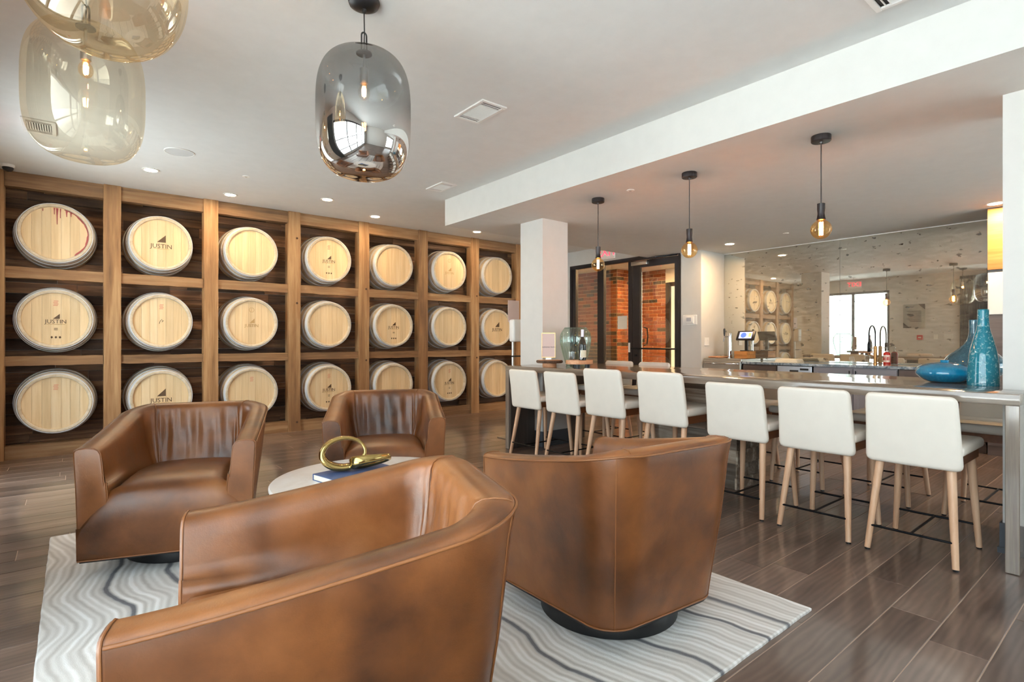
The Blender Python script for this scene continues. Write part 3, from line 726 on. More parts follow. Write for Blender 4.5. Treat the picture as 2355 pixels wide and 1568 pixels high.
for (x, y, z, l) in ((1.36, 5.967, CE, 'small sprinkler disc on the main ceiling near the barrels'), (3.912, 3.129, SO, 'small sprinkler disc between the bar pendants'), (7.0, 3.14, SO, 'small sprinkler disc above the back counter')):
    o = tag(empty('sprinkler', (x, y, z)), l, 'sprinkler', 'ceiling sprinklers')
    MB().lathe([(0.035, 0), (0.034, -0.004), (0.0001, -0.005)], 20).build('cover_plate', 'white_plastic', o, 60)
    MB().lathe([(0.012, -0.003), (0.012, -0.009), (0.0001, -0.010)], 12).build('sensor', 'steel', o)
o = tag(empty('security_camera', (-0.484, 6.99, CE)), 'small black dome security camera at the top left corner', 'camera')
MB().lathe([(0.05, 0), (0.05, -0.02), (0.044, -0.026)], 24).build('mount', 'white_plastic', o, 40)
MB().lathe([(0.042, -0.024), (0.040, -0.042), (0.028, -0.058), (0.0001, -0.066)], 24).build('dome', 'black', o, 60)
def vent(x0, x1, y0, y1, label, louv=12, two=True):
    o = tag(empty('ceiling_vent', ((x0 + x1) / 2, (y0 + y1) / 2, CE)), label, 'vent', 'ceiling air vents')
    hx, hy = (x1 - x0) / 2, (y1 - y0) / 2; b = 0.028
    MB().rbox(-hx, hx, -hy, -hy + b, -0.012, 0, .003, 1).rbox(-hx, hx, hy - b, hy, -0.012, 0, .003, 1).rbox(-hx, -hx + b, -hy + b, hy - b, -0.012, 0, .003, 1).rbox(hx - b, hx, -hy + b, hy - b, -0.012, 0, .003, 1).build('frame', 'white_plastic', o)
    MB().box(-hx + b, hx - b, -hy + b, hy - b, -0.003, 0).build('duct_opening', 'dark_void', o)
    for k in range(louv):
        u = -hx + b + (2 * hx - 2 * b) * (k + .5) / louv
        MB().add([(u - .006, -hy + b + .045, -.003), (u + .002, -hy + b + .045, -.011), (u + .002, hy - b - .045, -.011), (u - .006, hy - b - .045, -.003),
                  (u - .004, -hy + b + .045, -.002), (u + .004, -hy + b + .045, -.010), (u + .004, hy - b - .045, -.010), (u - .004, hy - b - .045, -.002)],
                 [(0, 1, 2, 3), (7, 6, 5, 4), (0, 4, 5, 1), (2, 6, 7, 3), (1, 5, 6, 2), (0, 3, 7, 4)]).build('louvre', 'white_plastic', o)
    for s_ in (-1, 1):
        yy = s_ * (hy - b - 0.022)
        MB().box(-hx + b, hx - b, yy - .002, yy + .002, -.010, -.002).box(-hx + b, hx - b, s_ * (hy - b - .045) - .002, s_ * (hy - b - .045) + .002, -.011, -.002).build('cross_bar', 'white_plastic', o)
vent(2.19, 2.408, 3.026, 3.39, 'square air vent beside the smoke grey pendant')
vent(2.995, 3.185, 4.86, 5.2, 'smaller air vent near the end of the dropped ceiling', 10)
vent(2.97, 3.16, 0.62, 0.97, 'air vent at the top edge, against the dropped ceiling', 10)
vent(-0.31, -0.105, 5.41, 5.75, 'air vent seen past the amber pendant near the left wall', 10)
o = tag(empty('exit_sign', (6.5, 5.66, CE)), 'red exit sign half hidden by the dropped ceiling edge', 'exit sign')
MB().rbox(-0.012, 0.012, -0.16, 0.16, -0.385, -0.17, .004, 1).build('panel', 'white_plastic', o); MB().cyl((0, 0, -0.17), (0, 0, 0), 0.01, n=8).build('stem', 'white_plastic', o)
link('lettering', text_mesh('EXIT', 0.20, 'exit_red', 0.001), o, (-0.0132, 0, -0.278), RX)
o = tag(empty('exit_sign', (XL, 5.58, 2.70)), 'exit sign above the window, seen in the antique mirror', 'exit sign')
MB().rbox(0.0, 0.04, -0.17, 0.17, -0.105, 0.105, .006, 1).build('panel', 'white_plastic', o)
link('lettering', text_mesh('EXIT', 0.17, 'exit_red', 0.001), o, (0.0412, 0, 0), RXP)

# ---- filament pendants over the bar
def bar_pendant(x, y, zb, label):
    o = tag(empty('filament_pendant', (x, y, SO)), label, 'pendant lamp', 'filament pendants over the bar'); d = zb - SO
    MB().lathe([(0.058, 0), (0.060, -0.004), (0.060, -0.036), (0.056, -0.04), (0.012, -0.041), (0.010, -0.052), (0.0001, -0.052)], 32).build('canopy', 'frame', o, 40)
    MB().cyl((0, 0, -0.05), (0, 0, d + 0.165), 0.0035, n=8).build('cord', 'frame', o)
    MB().lathe([(0.007, 0.168 + d), (0.024, 0.165 + d), (0.024, 0.13 + d), (0.021, 0.10 + d), (0.024, 0.075 + d), (0.028, 0.058 + d), (0.022, 0.054 + d)], 24).build('lamp_holder', 'frame', o, 50)
    g = MB().lathe([(0.017, 0.062 + d), (0.019, 0.054 + d)] + [(0.0635 * sin(radians(a)), 0.0635 * cos(radians(a)) + d - 0.006) for a in range(20, 180, 10)] + [(0.0001, d - 0.0695)], 32).build('bulb', 'bulb_glass', o, 180)
    mb = MB()
    for k in range(4):
        t = k * pi / 2; mb.cyl((0.010 * cos(t), 0.010 * sin(t), d + 0.042), (0.010 * cos(t), 0.010 * sin(t), d - 0.044), 0.0032, n=6)
    mb.build('filament', 'filament', g)
    MB().lathe([(0.006, d + 0.055), (0.004, d + 0.04), (0.0025, d - 0.044), (0.0001, d - 0.046)], 8).build('stem', 'clear_bulb', g)
bar_pendant(3.90, 3.507, 1.905, 'filament bulb pendant over the bar nearest the left column')
bar_pendant(3.88, 2.506, 1.912, 'middle filament bulb pendant over the bar')
bar_pendant(3.86, 1.503, 1.917, 'filament bulb pendant over the bar nearest the right column')

# ---- large blown glass pendants over the seating
def glass_pendant(x, y, z0, z1, rad, gm, label, ex=2.7):
    o = tag(empty('glass_pendant', (x, y, CE)), label, 'pendant lamp', 'blown glass pendants over the seating')
    zc, h = (z0 + z1) / 2 - CE, (z1 - z0) / 2
    MB().lathe([(0.075, 0), (0.076, -0.006), (0.070, -0.022), (0.045, -0.036), (0.012, -0.042), (0.010, -0.055), (0.0001, -0.055)], 32).build('canopy', 'black', o, 50)
    top = zc + h
    MB().tube([(0, 0, -0.05), (0.002, 0, (top - .05) * .5), (0.0, 0, top + 0.02)], 0.0032, 8).build('cord', 'black', o)
    lp = [(-0.013, 0, top - 0.005), (-0.013, 0, top + 0.085)] + [(-0.013 * cos(radians(a)), 0, top + 0.085 + 0.016 * sin(radians(a))) for a in range(20, 180, 20)] + [(0.013, 0, top + 0.085), (0.013, 0, top - 0.005)]
    MB().tube(lp, 0.0042, 8).build('hanging_loop', 'black', o, 60)
    MB().lathe([(0.0001, top + .002), (0.038, top), (0.038, top - 0.006), (0.0001, top - .008)], 24).build('cap', 'black', o, 50)
    prof = []
    for k in range(37):
        t = -pi / 2 + pi * k / 36; cx_, sz = abs(cos(t)) ** (2 / ex), (abs(sin(t)) ** (2 / ex)) * (1 if sin(t) >= 0 else -1)
        prof.append((max(rad * cx_, 0.0001), h * sz * (1.0 if sz > 0 else 1.0)))
    sh = MB().lathe(prof, 64).build('glass_shade', gm, o, 180, loc=(0, 0, zc))
    MB().lathe([(0.006, top - .006), (0.006, top - 0.075), (0.021, top - 0.078), (0.021, top - 0.15), (0.018, top - 0.153)], 20).build('socket', 'steel', o, 40)
    b = MB().lathe([(0.013, top - 0.152), (0.016, top - 0.165)] + [(0.029 * sin(radians(a)), top - 0.195 + 0.029 * cos(radians(a)) * 1.25) for a in range(35, 180, 12)] + [(0.0001, top - 0.232)], 24).build('bulb', 'clear_bulb', o, 180)
    mb = MB()
    for k in range(5):
        t = 2 * pi * k / 5; mb.cyl((0.009 * cos(t), 0.009 * sin(t), top - 0.178), (0.007 * cos(t), 0.007 * sin(t), top - 0.212), 0.0025, n=6)
    mb.build('filament', 'filament_small', b)
glass_pendant(1.11, 2.527, 1.972, 2.585, 0.226, 'smoke_glass', 'smoke grey mirrored glass pendant hanging left of the square vent', 3.3)
glass_pendant(0.043, 3.14, 1.995, 2.60, 0.226, 'amber_glass', 'pale amber glass pendant, lower one at the top left', 3.2)
glass_pendant(0.082, 2.25, 2.13, 2.66, 0.238, 'amber_glass_deep', 'amber glass pendant cut off by the top edge of the photo', 2.3)

# ================================================================== SEATING AREA
RUGZ = 0.013
rb = MB(); x0, x1, y0, y1 = -0.108, 2.49, 1.008, 4.203
rg = random.Random(8); loop = []
def edge(ax, ay, bx, by, n):
    return [(ax + (bx - ax) * k / n + rg.uniform(-.0015, .0015), ay + (by - ay) * k / n + rg.uniform(-.0015, .0015)) for k in range(n)]
loop = edge(x0, y0, x1, y0, 60) + edge(x1, y0, x1, y1, 70) + edge(x1, y1, x0, y1, 60) + edge(x0, y1, x0, y0, 70)
cxr, cyr = (x0 + x1) / 2, (y0 + y1) / 2; n = len(loop)
ins = [(x + (0.006 if x < cxr else -0.006), y + (0.006 if y < cyr else -0.006)) for x, y in loop]
rb.add([(x, y, 0.0005) for x, y in loop] + [(x, y, RUGZ - .004) for x, y in loop] + [(x, y, RUGZ) for x, y in ins],
       [tuple(range(n - 1, -1, -1)), tuple(range(2 * n, 3 * n))] + [(i, (i + 1) % n, n + (i + 1) % n, n + i) for i in range(n)] + [(n + i, n + (i + 1) % n, 2 * n + (i + 1) % n, 2 * n + i) for i in range(n)])
tag(rb.build('area_rug', 'rug'), 'pale grey and white rug with wavy dark lines under the armchairs', 'rug')

CW, CD, CR = 0.79, 0.83, 0.20
def chair_path():
    pts = []; hw = CW / 2
    for k in range(22): pts.append((hw, (CD - CR) * k / 22, 1, 0))
    for k in range(18):
        t = k / 18 * pi / 2; pts.append((hw - CR + CR * cos(t), CD - CR + CR * sin(t), cos(t), sin(t)))
    for k in range(25):
        pts.append((hw - CR - (CW - 2 * CR) * k / 24, CD, 0, 1))
    for k in range(1, 18):
        t = pi / 2 + k / 18 * pi / 2; pts.append((-hw + CR + CR * cos(t), CD - CR + CR * sin(t), cos(t), sin(t)))
    for k in range(23): pts.append((-hw, (CD - CR) * (1 - k / 22), -1, 0))
    return pts
def chair_h(y):
    t = min(max(y / 0.80, 0), 1); return 0.638 + 0.127 * t ** 1.25
CHP = chair_path()
def make_chair():
    root = empty('swivel_armchair')
    outer_prof = lambda h, b: [(0.018 + 0.075 * b, 0.10), (0.014 + 0.055 * b, 0.26), (0.008 + 0.03 * b, 0.45), (0.002 + 0.008 * b, h - 0.07), (0.0, h - 0.022), (0.001, h - 0.013)]
    def inner_prof(h, b, x, bx):
        return [(0.001, h - 0.013), (0.006, h - 0.004), (0.02, h + 0.001), (0.05, h + 0.003), (0.080, h + 0.0), (0.098, h - 0.010), (0.108, h - 0.028), (0.113, h - 0.065),
                (0.118, h - 0.13), (0.124, h - 0.19), (0.130 + .02 * b, 0.47), (0.134 + .035 * b, 0.43), (0.136 + .04 * b, 0.385)]
    nb = len(CHP); ov, iv = [], []
    for (x, y, nx, ny) in CHP:
        b = y / CD; h = chair_h(y); bx = max(0.0, min(1.0, (ny - 0.55) / 0.4))
        for d, z in outer_prof(h, b): ov.append((x - nx * d, y - ny * d, z))
        for q, (d, z) in enumerate(inner_prof(h, b, x, bx)):
            env = (0, 0, 0, 0, 0, 0.05, 0.3, 0.7, 1, 1, 0.8, 0.3, 0)[q]
            rip = env * bx * (0.0055 * sin(x * 74 + z * 9) + 0.004 * sin(x * 41 - z * 14 + 1.1) + 0.002 * sin(x * 120))
            dd = d + rip + env * 0.004
            iv.append((x - nx * dd, y - ny * dd, z))
    def grid(vs, m, flip=False):
        fs = []
        for i in range(nb - 1):
            for k in range(m - 1):
                q = (i * m + k, (i + 1) * m + k, (i + 1) * m + k + 1, i * m + k + 1); fs.append(q[::-1] if flip else q)
        return MB().add(vs, fs)
    grid(ov, 6).build('outer_panel', 'leather', root, 180)
    grid(iv, 13).build('inner_upholstery', 'leather', root, 180)
    for sgn in (1, -1):   # flat fronts of the arms
        h = chair_h(0); poly = [(d, z) for d, z in outer_prof(h, 0)] + [(d, z) for d, z in inner_prof(h, 0, 0, 0)[1:]] + [(0.136, 0.10)]
        poly = [(sgn * (CW / 2 - d), z) for d, z in poly]
        if sgn > 0: poly = poly[::-1]
        n = len(poly); cx_ = sum(p[0] for p in poly) / n; cz = sum(p[1] for p in poly) / n
        sh = [((p[0] - cx_) * 0.93 + cx_, (p[1] - cz) * 0.985 + cz) for p in poly]
        vs = [(p[0], 0.002, p[1]) for p in poly] + [(p[0], -0.006, p[1]) for p in poly] + [(p[0], -0.012, p[1]) for p in sh]
        fs = [(i, (i + 1) % n, n + (i + 1) % n, n + i) for i in range(n)] + [(n + i, n + (i + 1) % n, 2 * n + (i + 1) % n, 2 * n + i) for i in range(n)] + [tuple(range(2 * n, 3 * n))]
        a = MB().add(vs, fs).build('arm_front', 'leather', root, 50)
        MB().tube([(p[0], -0.005, p[1]) for p in poly[:]], 0.0028, 6, True).build('piping', 'thread', a, 60)
    # seat: one skin from the hem up over the front roll to the back
    nu, prof = 26, []
    sv, sf = [], []
    for i in range(nu + 1):
        u = -1 + 2 * i / nu; e = abs(u); x = u * (CW / 2 - 0.012)
        zt = 0.455 - 0.125 * max(0, (e - 0.62) / 0.38) ** 1.6 - 0.018 * e * e
        fy_ = -0.014 + 0.004 * e
        row = [(fy_ + .004, 0.10), (fy_, 0.105), (fy_ - 0.004, 0.18), (fy_ - 0.008, 0.26), (fy_ - 0.006, zt - 0.085), (fy_ + 0.008, zt - 0.045), (fy_ + 0.035, zt - 0.018), (fy_ + 0.08, zt), (0.18, zt + 0.010), (0.32, zt + 0.012), (0.46, zt + 0.002), (0.60, zt - 0.012), (0.72, zt - 0.03)]
        for (yy, zz) in row:
            k_ = min(max(yy / 0.07, 0), 1); xx = x * (1 - 0.17 * k_ * k_) * (1 if yy < 0.55 else 1 - (yy - 0.55) * 0.9)
            sv.append((xx, yy, zz))
    m = 13
    for i in range(nu):
        for k in range(m - 1): sf.append((i * m + k, (i + 1) * m + k, (i + 1) * m + k + 1, i * m + k + 1))
    MB().add(sv, sf).build('seat', 'leather', root, 180)
    # piped seams
    rim = [(x - nx * -0.002, y - ny * -0.002, chair_h(y) - 0.012) for (x, y, nx, ny) in CHP]
    MB().tube(rim, 0.0042, 7).build('piping', 'thread', root, 60)
    hem = [(x - nx * (0.016 + 0.075 * y / CD), y - ny * (0.016 + 0.075 * y / CD), 0.101) for (x, y, nx, ny) in CHP]
    MB().tube(hem, 0.0036, 7).build('hem_piping', 'thread', root, 60)
    MB().tube([(-CW / 2 + .015, -0.012, 0.101), (CW / 2 - .015, -0.012, 0.101)], 0.0036, 7).build('hem_piping', 'thread', root, 60)
    for i in (22 + 10, nb - 1 - 22 - 10):   # seam at each back corner, inside and out
        x, y, nx, ny = CHP[i]; b = y / CD; h = chair_h(y)
        MB().tube([(x - nx * (d - .0015), y - ny * (d - .0015), z) for d, z in outer_prof(h, b)], 0.0026, 6).build('seam', 'thread', root, 60)
    for i in (22 + 13, nb - 1 - 22 - 13):
        x, y, nx, ny = CHP[i]; b = y / CD; h = chair_h(y); ip = inner_prof(h, b, x, 0)
        MB().tube([(x - nx * (d + .0022), y - ny * (d + .0022), z + (.001 if d < .08 else 0)) for d, z in ip[1:-2]], 0.0026, 6).build('seam', 'thread', root, 60)
    bot = [(x - nx * (0.02 + 0.075 * y / CD), y - ny * (0.02 + 0.075 * y / CD)) for (x, y, nx, ny) in CHP]
    MB().prism(bot, 0.088, 0.099).build('underside', 'black', root)
    MB().lathe([(0.285, 0.0), (0.295, 0.004), (0.295, 0.082), (0.29, 0.088)], 56, (0, 0.40, 0)).build('plinth', 'black', root, 40)
    return root
ch = make_chair()
for k, (x, y, rz, l) in enumerate((
        (0.374, 3.20, -19.6, 'brown leather swivel armchair at the left, facing the camera'),
        (1.60, 3.305, -26.2, 'brown leather swivel armchair at the back, nearest the barrels'),
        (0.162, 1.548, -108.0, 'brown leather swivel armchair in the foreground, cut by the bottom edge'),
        (1.866, 1.985, 174.5, 'brown leather swivel armchair seen from behind, in front of the bar stools'))):
    o = ch if k == 0 else copy_tree(ch)
    o.location = (x, y, RUGZ); o.rotation_euler = (0, 0, radians(rz)); tag(o, l, 'armchair', 'leather swivel armchairs around the table')

# ---- round table with book and brass sculpture
tb = tag(empty('round_coffee_table', (1.285, 2.80, RUGZ)), 'round white stone coffee table between the leather armchairs', 'table')
MB().lathe([(0.50, 0.375), (0.525, 0.38), (0.53, 0.39), (0.53, 0.402), (0.524, 0.408), (0.0001, 0.408)], 72).build('tabletop', 'marble', tb, 40)
MB().lathe([(0.27, 0.0), (0.27, 0.02), (0.10, 0.03), (0.075, 0.10), (0.075, 0.30), (0.12, 0.36), (0.30, 0.376)], 48).build('pedestal', 'white_plastic', tb, 40)
TZ = RUGZ + 0.408
bk = tag(empty('book', (1.219, 2.842, TZ), radians(11.7)), 'blue hardcover book under the brass sculpture on the round table', 'book')
MB().box(-0.195, 0.195, -0.14, 0.14, 0.0, 0.003).box(-0.195, 0.195, -0.14, 0.14, 0.031, 0.034).box(-0.195, 0.195, 0.137, 0.14, 0.003, 0.031).build('cover', 'book_blue', bk)
MB().box(-0.19, 0.19, -0.135, 0.137, 0.003, 0.031).build('page_block', 'paper', bk)
sc = tag(empty('brass_sculpture', (1.165, 2.895, TZ + 0.0355), radians(-36)), 'polished brass sculpture of two interlocking links on the blue book', 'sculpture')
def link_ring(a, b, wr, tr_, fn, n=72, gap=None):
    """oval link with a flattened, swelling band section; fn maps ring plane coordinates to 3-D"""
    vs, m = [], 14; fs = []
    N = n
    for i in range(N):
        t = 2 * pi * i / N; ca, sa = cos(t), sin(t); sw = 1 + 0.35 * cos(t + 2.4)
        for k in range(m):
            q = 2 * pi * k / m; dr = tr_ * sw * (abs(cos(q)) ** 0.7) * (1 if cos(q) >= 0 else -1); dw = wr * sw * (abs(sin(q)) ** 0.7) * (1 if sin(q) >= 0 else -1)
            nx_, nz = ca / a, sa / b; l = hypot(nx_, nz); nx_, nz = nx_ / l, nz / l
            vs.append(fn(a * ca + nx_ * dr, dw, b * sa + nz * dr))
    for i in range(N):
        if gap and gap[0] <= i < gap[1]: continue
        for k in range(m):
            j, l = (i + 1) % N, (k + 1) % m; fs.append((i * m + k, j * m + k, j * m + l, i * m + l))
    if gap:
        fs.append(tuple(gap[0] * m + k for k in range(m))); fs.append(tuple(gap[1] * m + k for k in range(m))[::-1])
    return MB().add(vs, fs)
link_ring(0.112, 0.078, 0.030, 0.014, lambda x, w_, z: (x * 0.97 - w_ * 0.26 - 0.01, w_ * 0.97 + x * 0.26 + z * 0.2, z + 0.0995), gap=(58, 66)).build('standing_link', 'brass', sc, 180)
def lay(x, w_, z):
    p = Matrix.Rotation(radians(38), 3, 'Z') @ (Matrix.Rotation(radians(70), 3, 'X') @ Vector((x, w_, z))); return (p.x + 0.135, p.y + 0.03, p.z + 0.052)
link_ring(0.105, 0.058, 0.026, 0.016, lay).build('lying_link', 'brass', sc, 180)

# ================================================================== BAR
bar = tag(empty('bar_counter', (4.25, 2.56, 0)), 'long grey weathered wood bar with waterfall ends around the white columns', 'bar')
BY0, BY1, BX0, BX1, BT, BTH = 0.502, 4.625, 3.652, 4.85, 0.903, 0.056
def bl(mb): return MB().add([(a - 4.25, b - 2.56, c) for a, b, c in mb.v], mb.f)
def slab_outline():
    """worktop notched around both columns"""
    e = 0.004
    return [(BX0, BY0), (4.0 - e, BY0), (4.0 - e, 0.62 + e), (4.4 + e, 0.62 + e), (4.4 + e, BY0), (BX1, BY0), (BX1, BY1), (4.43 + e, BY1), (4.43 + e, 4.45 - e), (4.04 - e, 4.45 - e), (4.04 - e, BY1), (BX0, BY1)]
def bevel_build(mb, r):
    bm = bmesh.new(); vs = [bm.verts.new(v) for v in mb.v]
    for f in mb.f: bm.faces.new([vs[i] for i in f])
    bmesh.ops.bevel(bm, geom=bm.edges[:], offset=r, segments=2, profile=0.5, affect='EDGES'); return MB().bm(bm)
bl(bevel_build(MB().prism(slab_outline(), BT - BTH, BT), 0.004)).build('countertop', 'bartop', bar, 30)
for (xa, xb, ya, yb) in ((BX0, 3.985, BY0, BY0 + BTH), (4.418, BX1, BY0, BY0 + BTH), (BX0, 4.02, BY1 - BTH, BY1), (4.446, BX1, BY1 - BTH, BY1)):
    bl(MB().rbox(xa, xb, ya, yb, 0.002, BT - BTH, 0.003, 1)).build('end_panel', 'barleg', bar)
for (xa, xb, y) in ((BX0 + 0.03, 4.02, BY1 - BTH - 0.008), (4.446, BX1 - 0.03, BY1 - BTH - 0.008)):
    bl(MB().box(xa, xb, y, y + 0.008, 0.002, BT - BTH)).build('inner_lining', 'bar_dark', bar)
# pedestal clad in barn wood pieces
pd = bl(MB().box(4.06, 4.42, 2.20, 3.05, 0.0, BT - BTH)).build('pedestal', 'bar_dark', bar)
rng = random.Random(21); z = 0.002
while z < BT - BTH - 0.03:
    h = min(rng.choice((0.09, 0.11, 0.13)), BT - BTH - z)
    y = 2.19
    while y < 3.055:
        L = rng.uniform(0.16, 0.52); yb = min(y + L, 3.06); dd = rng.uniform(0.012, 0.035)
        bl(MB().box(4.06 - dd, 4.0605, y + .001, yb - .001, z + .001, z + h - .001)).build('plank', 'greyplank', pd); y += L
    x = 4.03
    while x < 4.44:
        L = rng.uniform(0.10, 0.24); xb = min(x + L, 4.45); dd = rng.uniform(0.012, 0.03)
        bl(MB().box(x + .001, xb - .001, 2.20 - dd, 2.2005, z + .001, z + h - .001)).build('plank', 'greyplank', pd); x += L
    z += h

# ---- bar stools
def make_stool():
    root = empty('bar_stool')     # local: sitter looks along +x, origin on the floor under the backrest
    # backrest: bent upholstered panel
    hw_t, hw_b, hh, rc, re, T = 0.206, 0.220, 0.195, 0.035, 0.020, 0.020; vs, fs = [], []
    def ticks(h):
        e = [0, .002, .006, .012, .020, .035]; mid = [h * k / 5 for k in range(5)]
        pos = sorted(set([round(h - q, 5) for q in e] + [round(q, 5) for q in mid])); return [-q for q in pos[::-1] if q > 0] + pos
    US, VS = ticks(0.22), ticks(hh)
    def prof(t): return 0.034 - 0.024 * min(t / 0.52, 1) - (0.0 if t < 0.52 else 0.034 * (t - 0.52) / 0.48)
    for side in (0, 1):
        for v_ in VS:
            for u_ in US:
                a_, b_ = abs(u_), abs(v_); dx, dz = a_ - (0.22 - rc), b_ - (hh - rc)
                if dx > 0 and dz > 0:
                    l = hypot(dx, dz); q = max(dx, dz) / l; dx *= q; dz *= q; dist = rc - hypot(dx, dz); a_, b_ = 0.22 - rc + dx, hh - rc + dz
                else: dist = min(0.22 - a_, hh - b_)
                th = T * sqrt(max(0.0, 1 - (1 - min(1, dist / re)) ** 2))
                zz = b_ * (1 if v_ >= 0 else -1); t = (zz + hh) / (2 * hh); u = a_ / 0.22 * (1 if u_ >= 0 else -1)
                vs.append((prof(t) + 0.012 * u * u + (th if side else -th), u * (hw_b + (hw_t - hw_b) * t), 0.69 + zz))
    ny, nz = len(US) - 1, len(VS) - 1; W_ = ny + 1; S = (nz + 1) * W_
    for i in range(nz):
        for k in range(ny):
            a = i * W_ + k; fs.append((a, a + W_, a + W_ + 1, a + 1)); b = S + a; fs.append((b, b + 1, b + W_ + 1, b + W_))
    MB().add(vs, fs).build('backrest', 'white_fabric', root, 70)
    MB().rbox(0.03, 0.50, -0.222, 0.222, 0.572, 0.632, 0.022, 3).build('seat', 'white_fabric', root, 60)
    MB().box(0.045, 0.47, -0.20, 0.20, 0.520, 0.574).build('apron', 'stool_apron', root)
    for (tx, ty, bx_, by_) in ((0.095, 0.155, -0.008, 0.197), (0.095, -0.155, -0.008, -0.197), (0.445, 0.165, 0.485, 0.200), (0.445, -0.165, 0.485, -0.200)):
        n = 9; pts = [(tx + (bx_ - tx) * k / n, ty + (by_ - ty) * k / n, 0.565 * (1 - k / n) + 0.008) for k in range(n + 1)]
        lg = MB().tube(pts, lambda t: 0.0235 - 0.0085 * t, 12).build('leg', 'stool_wood', root, 60)
        MB().cyl((bx_, by_, 0.0), (bx_, by_, 0.009), 0.013, n=10).build('glide', 'black', lg)
    MB().cyl((0.006, -0.188, 0.135), (0.006, 0.188, 0.135), 0.0065, n=8).cyl((0.474, -0.19, 0.135), (0.474, 0.19, 0.135), 0.0065, n=8).cyl((0.006, 0, 0.135), (0.474, 0, 0.135), 0.0065, n=8).build('footrest', 'black_metal', root, 60)
    return root
st = make_stool()
NEAR = [(0.915, 1), (1.405, 1), (1.912, 1), (2.509, 1.055), (3.09, 1.055), (3.605, 1), (4.128, 1)]
ORD = ['first', 'second', 'third', 'fourth', 'fifth', 'sixth', 'seventh']
for k, (y, s_) in enumerate(NEAR):
    o = st if k == 0 else copy_tree(st)
    o.location = (3.488, y, 0); o.scale = (1, 1, s_)
    tag(o, 'white bar stool on the near side of the bar, %s from the right column' % ORD[k], 'bar stool', 'bar stools along the bar')
FAR = [0.80, 1.40, 1.96, 2.52, 3.12, 3.70, 4.20]
for k, y in enumerate(FAR):
    o = copy_tree(st); o.location = (5.03, y, 0); o.rotation_euler = (0, 0, pi); o.scale = (1, 1, 1.055 if y > 3.5 else 1.0)
    tag(o, 'white bar stool on the far side of the bar, %s from the right column' % ORD[k], 'bar stool', 'bar stools along the bar')

# ---- vases at the right end of the bar
def turned(name, prof, m, loc, label, cat, n=48, group=None, inner=True, smooth=180):
    o = MB().lathe(prof, n).build(name, m, None, smooth, loc); return tag(o, label, cat, group)
def smooth_prof(pts, n=6):
    out = []
    for i in range(len(pts) - 1):
        p0, p1, p2, p3 = pts[max(i - 1, 0)], pts[i], pts[i + 1], pts[min(i + 2, len(pts) - 1)]
        for k in range(n):
            t = k / n; f_ = lambda a, b, c, d: 0.5 * ((2 * b) + (-a + c) * t + (2 * a - 5 * b + 4 * c - d) * t * t + (-a + 3 * b - 3 * c + d) * t ** 3)
            out.append((max(0.0001, f_(p0[0], p1[0], p2[0], p3[0])), f_(p0[1], p1[1], p2[1], p3[1])))
    out.append(pts[-1]); return out
turned('vase', smooth_prof([(0.06, 0.0), (0.10, 0.010), (0.146, 0.045), (0.153, 0.068), (0.138, 0.098), (0.09, 0.120), (0.035, 0.130), (0.022, 0.134), (0.024, 0.142), (0.016, 0.142), (0.015, 0.12)]), 'teal', (4.385, 0.962, BT), 'flat round glossy teal vase on the bar', 'vase', group='teal vases on the bar')
turned('vase', smooth_prof([(0.074, 0.0), (0.077, 0.006), (0.076, 0.06), (0.072, 0.14), (0.062, 0.215), (0.046, 0.285), (0.033, 0.335), (0.028, 0.38), (0.027, 0.43), (0.027, 0.452), (0.023, 0.453), (0.022, 0.40)]), 'teal_speckle', (4.243, 0.745, BT), 'tall speckled teal bottle vase on the bar beside the right column', 'vase', group='teal vases on the bar')
turned('vase', smooth_prof([(0.07, 0.0), (0.11, 0.012), (0.160, 0.07), (0.167, 0.115), (0.140, 0.165), (0.085, 0.215), (0.045, 0.26), (0.030, 0.31), (0.027, 0.37), (0.028, 0.405), (0.024, 0.406), (0.023, 0.36)]), 'teal_dark', (4.715, 0.875, BT), 'bulbous smoky teal vase with long neck behind the tall bottle vase', 'vase', group='teal vases on the bar')

# ---- left end of the bar: sign on a log stand, ribbed glass vase, slab with bottle
o = tag(empty('log_slice_stand', (3.80, 4.08, BT)), 'round bark edged log slice stand near the left column', 'stand')
MB().lathe([(0.070, 0), (0.073, 0.004), (0.072, 0.040), (0.07, 0.042)], 36).build('foot', 'slab', o, 40)
rgx = random.Random(6); jit = [rgx.uniform(-.03, .03) for _ in range(40)]
MB().lathe([(0.128, 0.042), (0.136, 0.052), (0.134, 0.066), (0.128, 0.070)], 40, rib=lambda i, h: jit[i]).build('bark_rim', 'bark', o, 30)
MB().lathe([(0.120, 0.0705), (0.118, 0.0725), (0.0001, 0.0725)], 40).build('log_face', 'slab', o, 30)
o = tag(empty('tabletop_sign', (3.79, 4.085, BT + 0.0725), radians(-44)), 'small blush sign with script lettering standing on the log slice', 'sign')
MB().box(-0.066, 0.066, -0.004, 0.004, 0.03, 0.272).build('card', 'sign_pink', o)
MB().box(-0.070, 0.070, -0.006, 0.006, 0.272, 0.278).box(-0.070, 0.070, -0.006, 0.006, 0.024, 0.030).box(-0.070, -0.066, -0.006, 0.006, 0.03, 0.272).box(0.066, 0.070, -0.006, 0.006, 0.03, 0.272).build('frame', 'brass_gold', o)
MB().rbox(-0.03, 0.03, -0.02, 0.02, 0.0, 0.026, .003, 1).build('clip_base', 'clear_item', o)
link('lettering', text_mesh('welcome home', 0.0235, 'black', 0.0004, 0.35), o, (0, -0.0046, 0.133), R90)
def rib(i, h): return 0.020 * (1 if i % 4 < 2 else -1)
gv = tag(empty('glass_vase', (4.235, 4.135, BT)), 'large ribbed pale green glass vase beside the left column', 'vase')
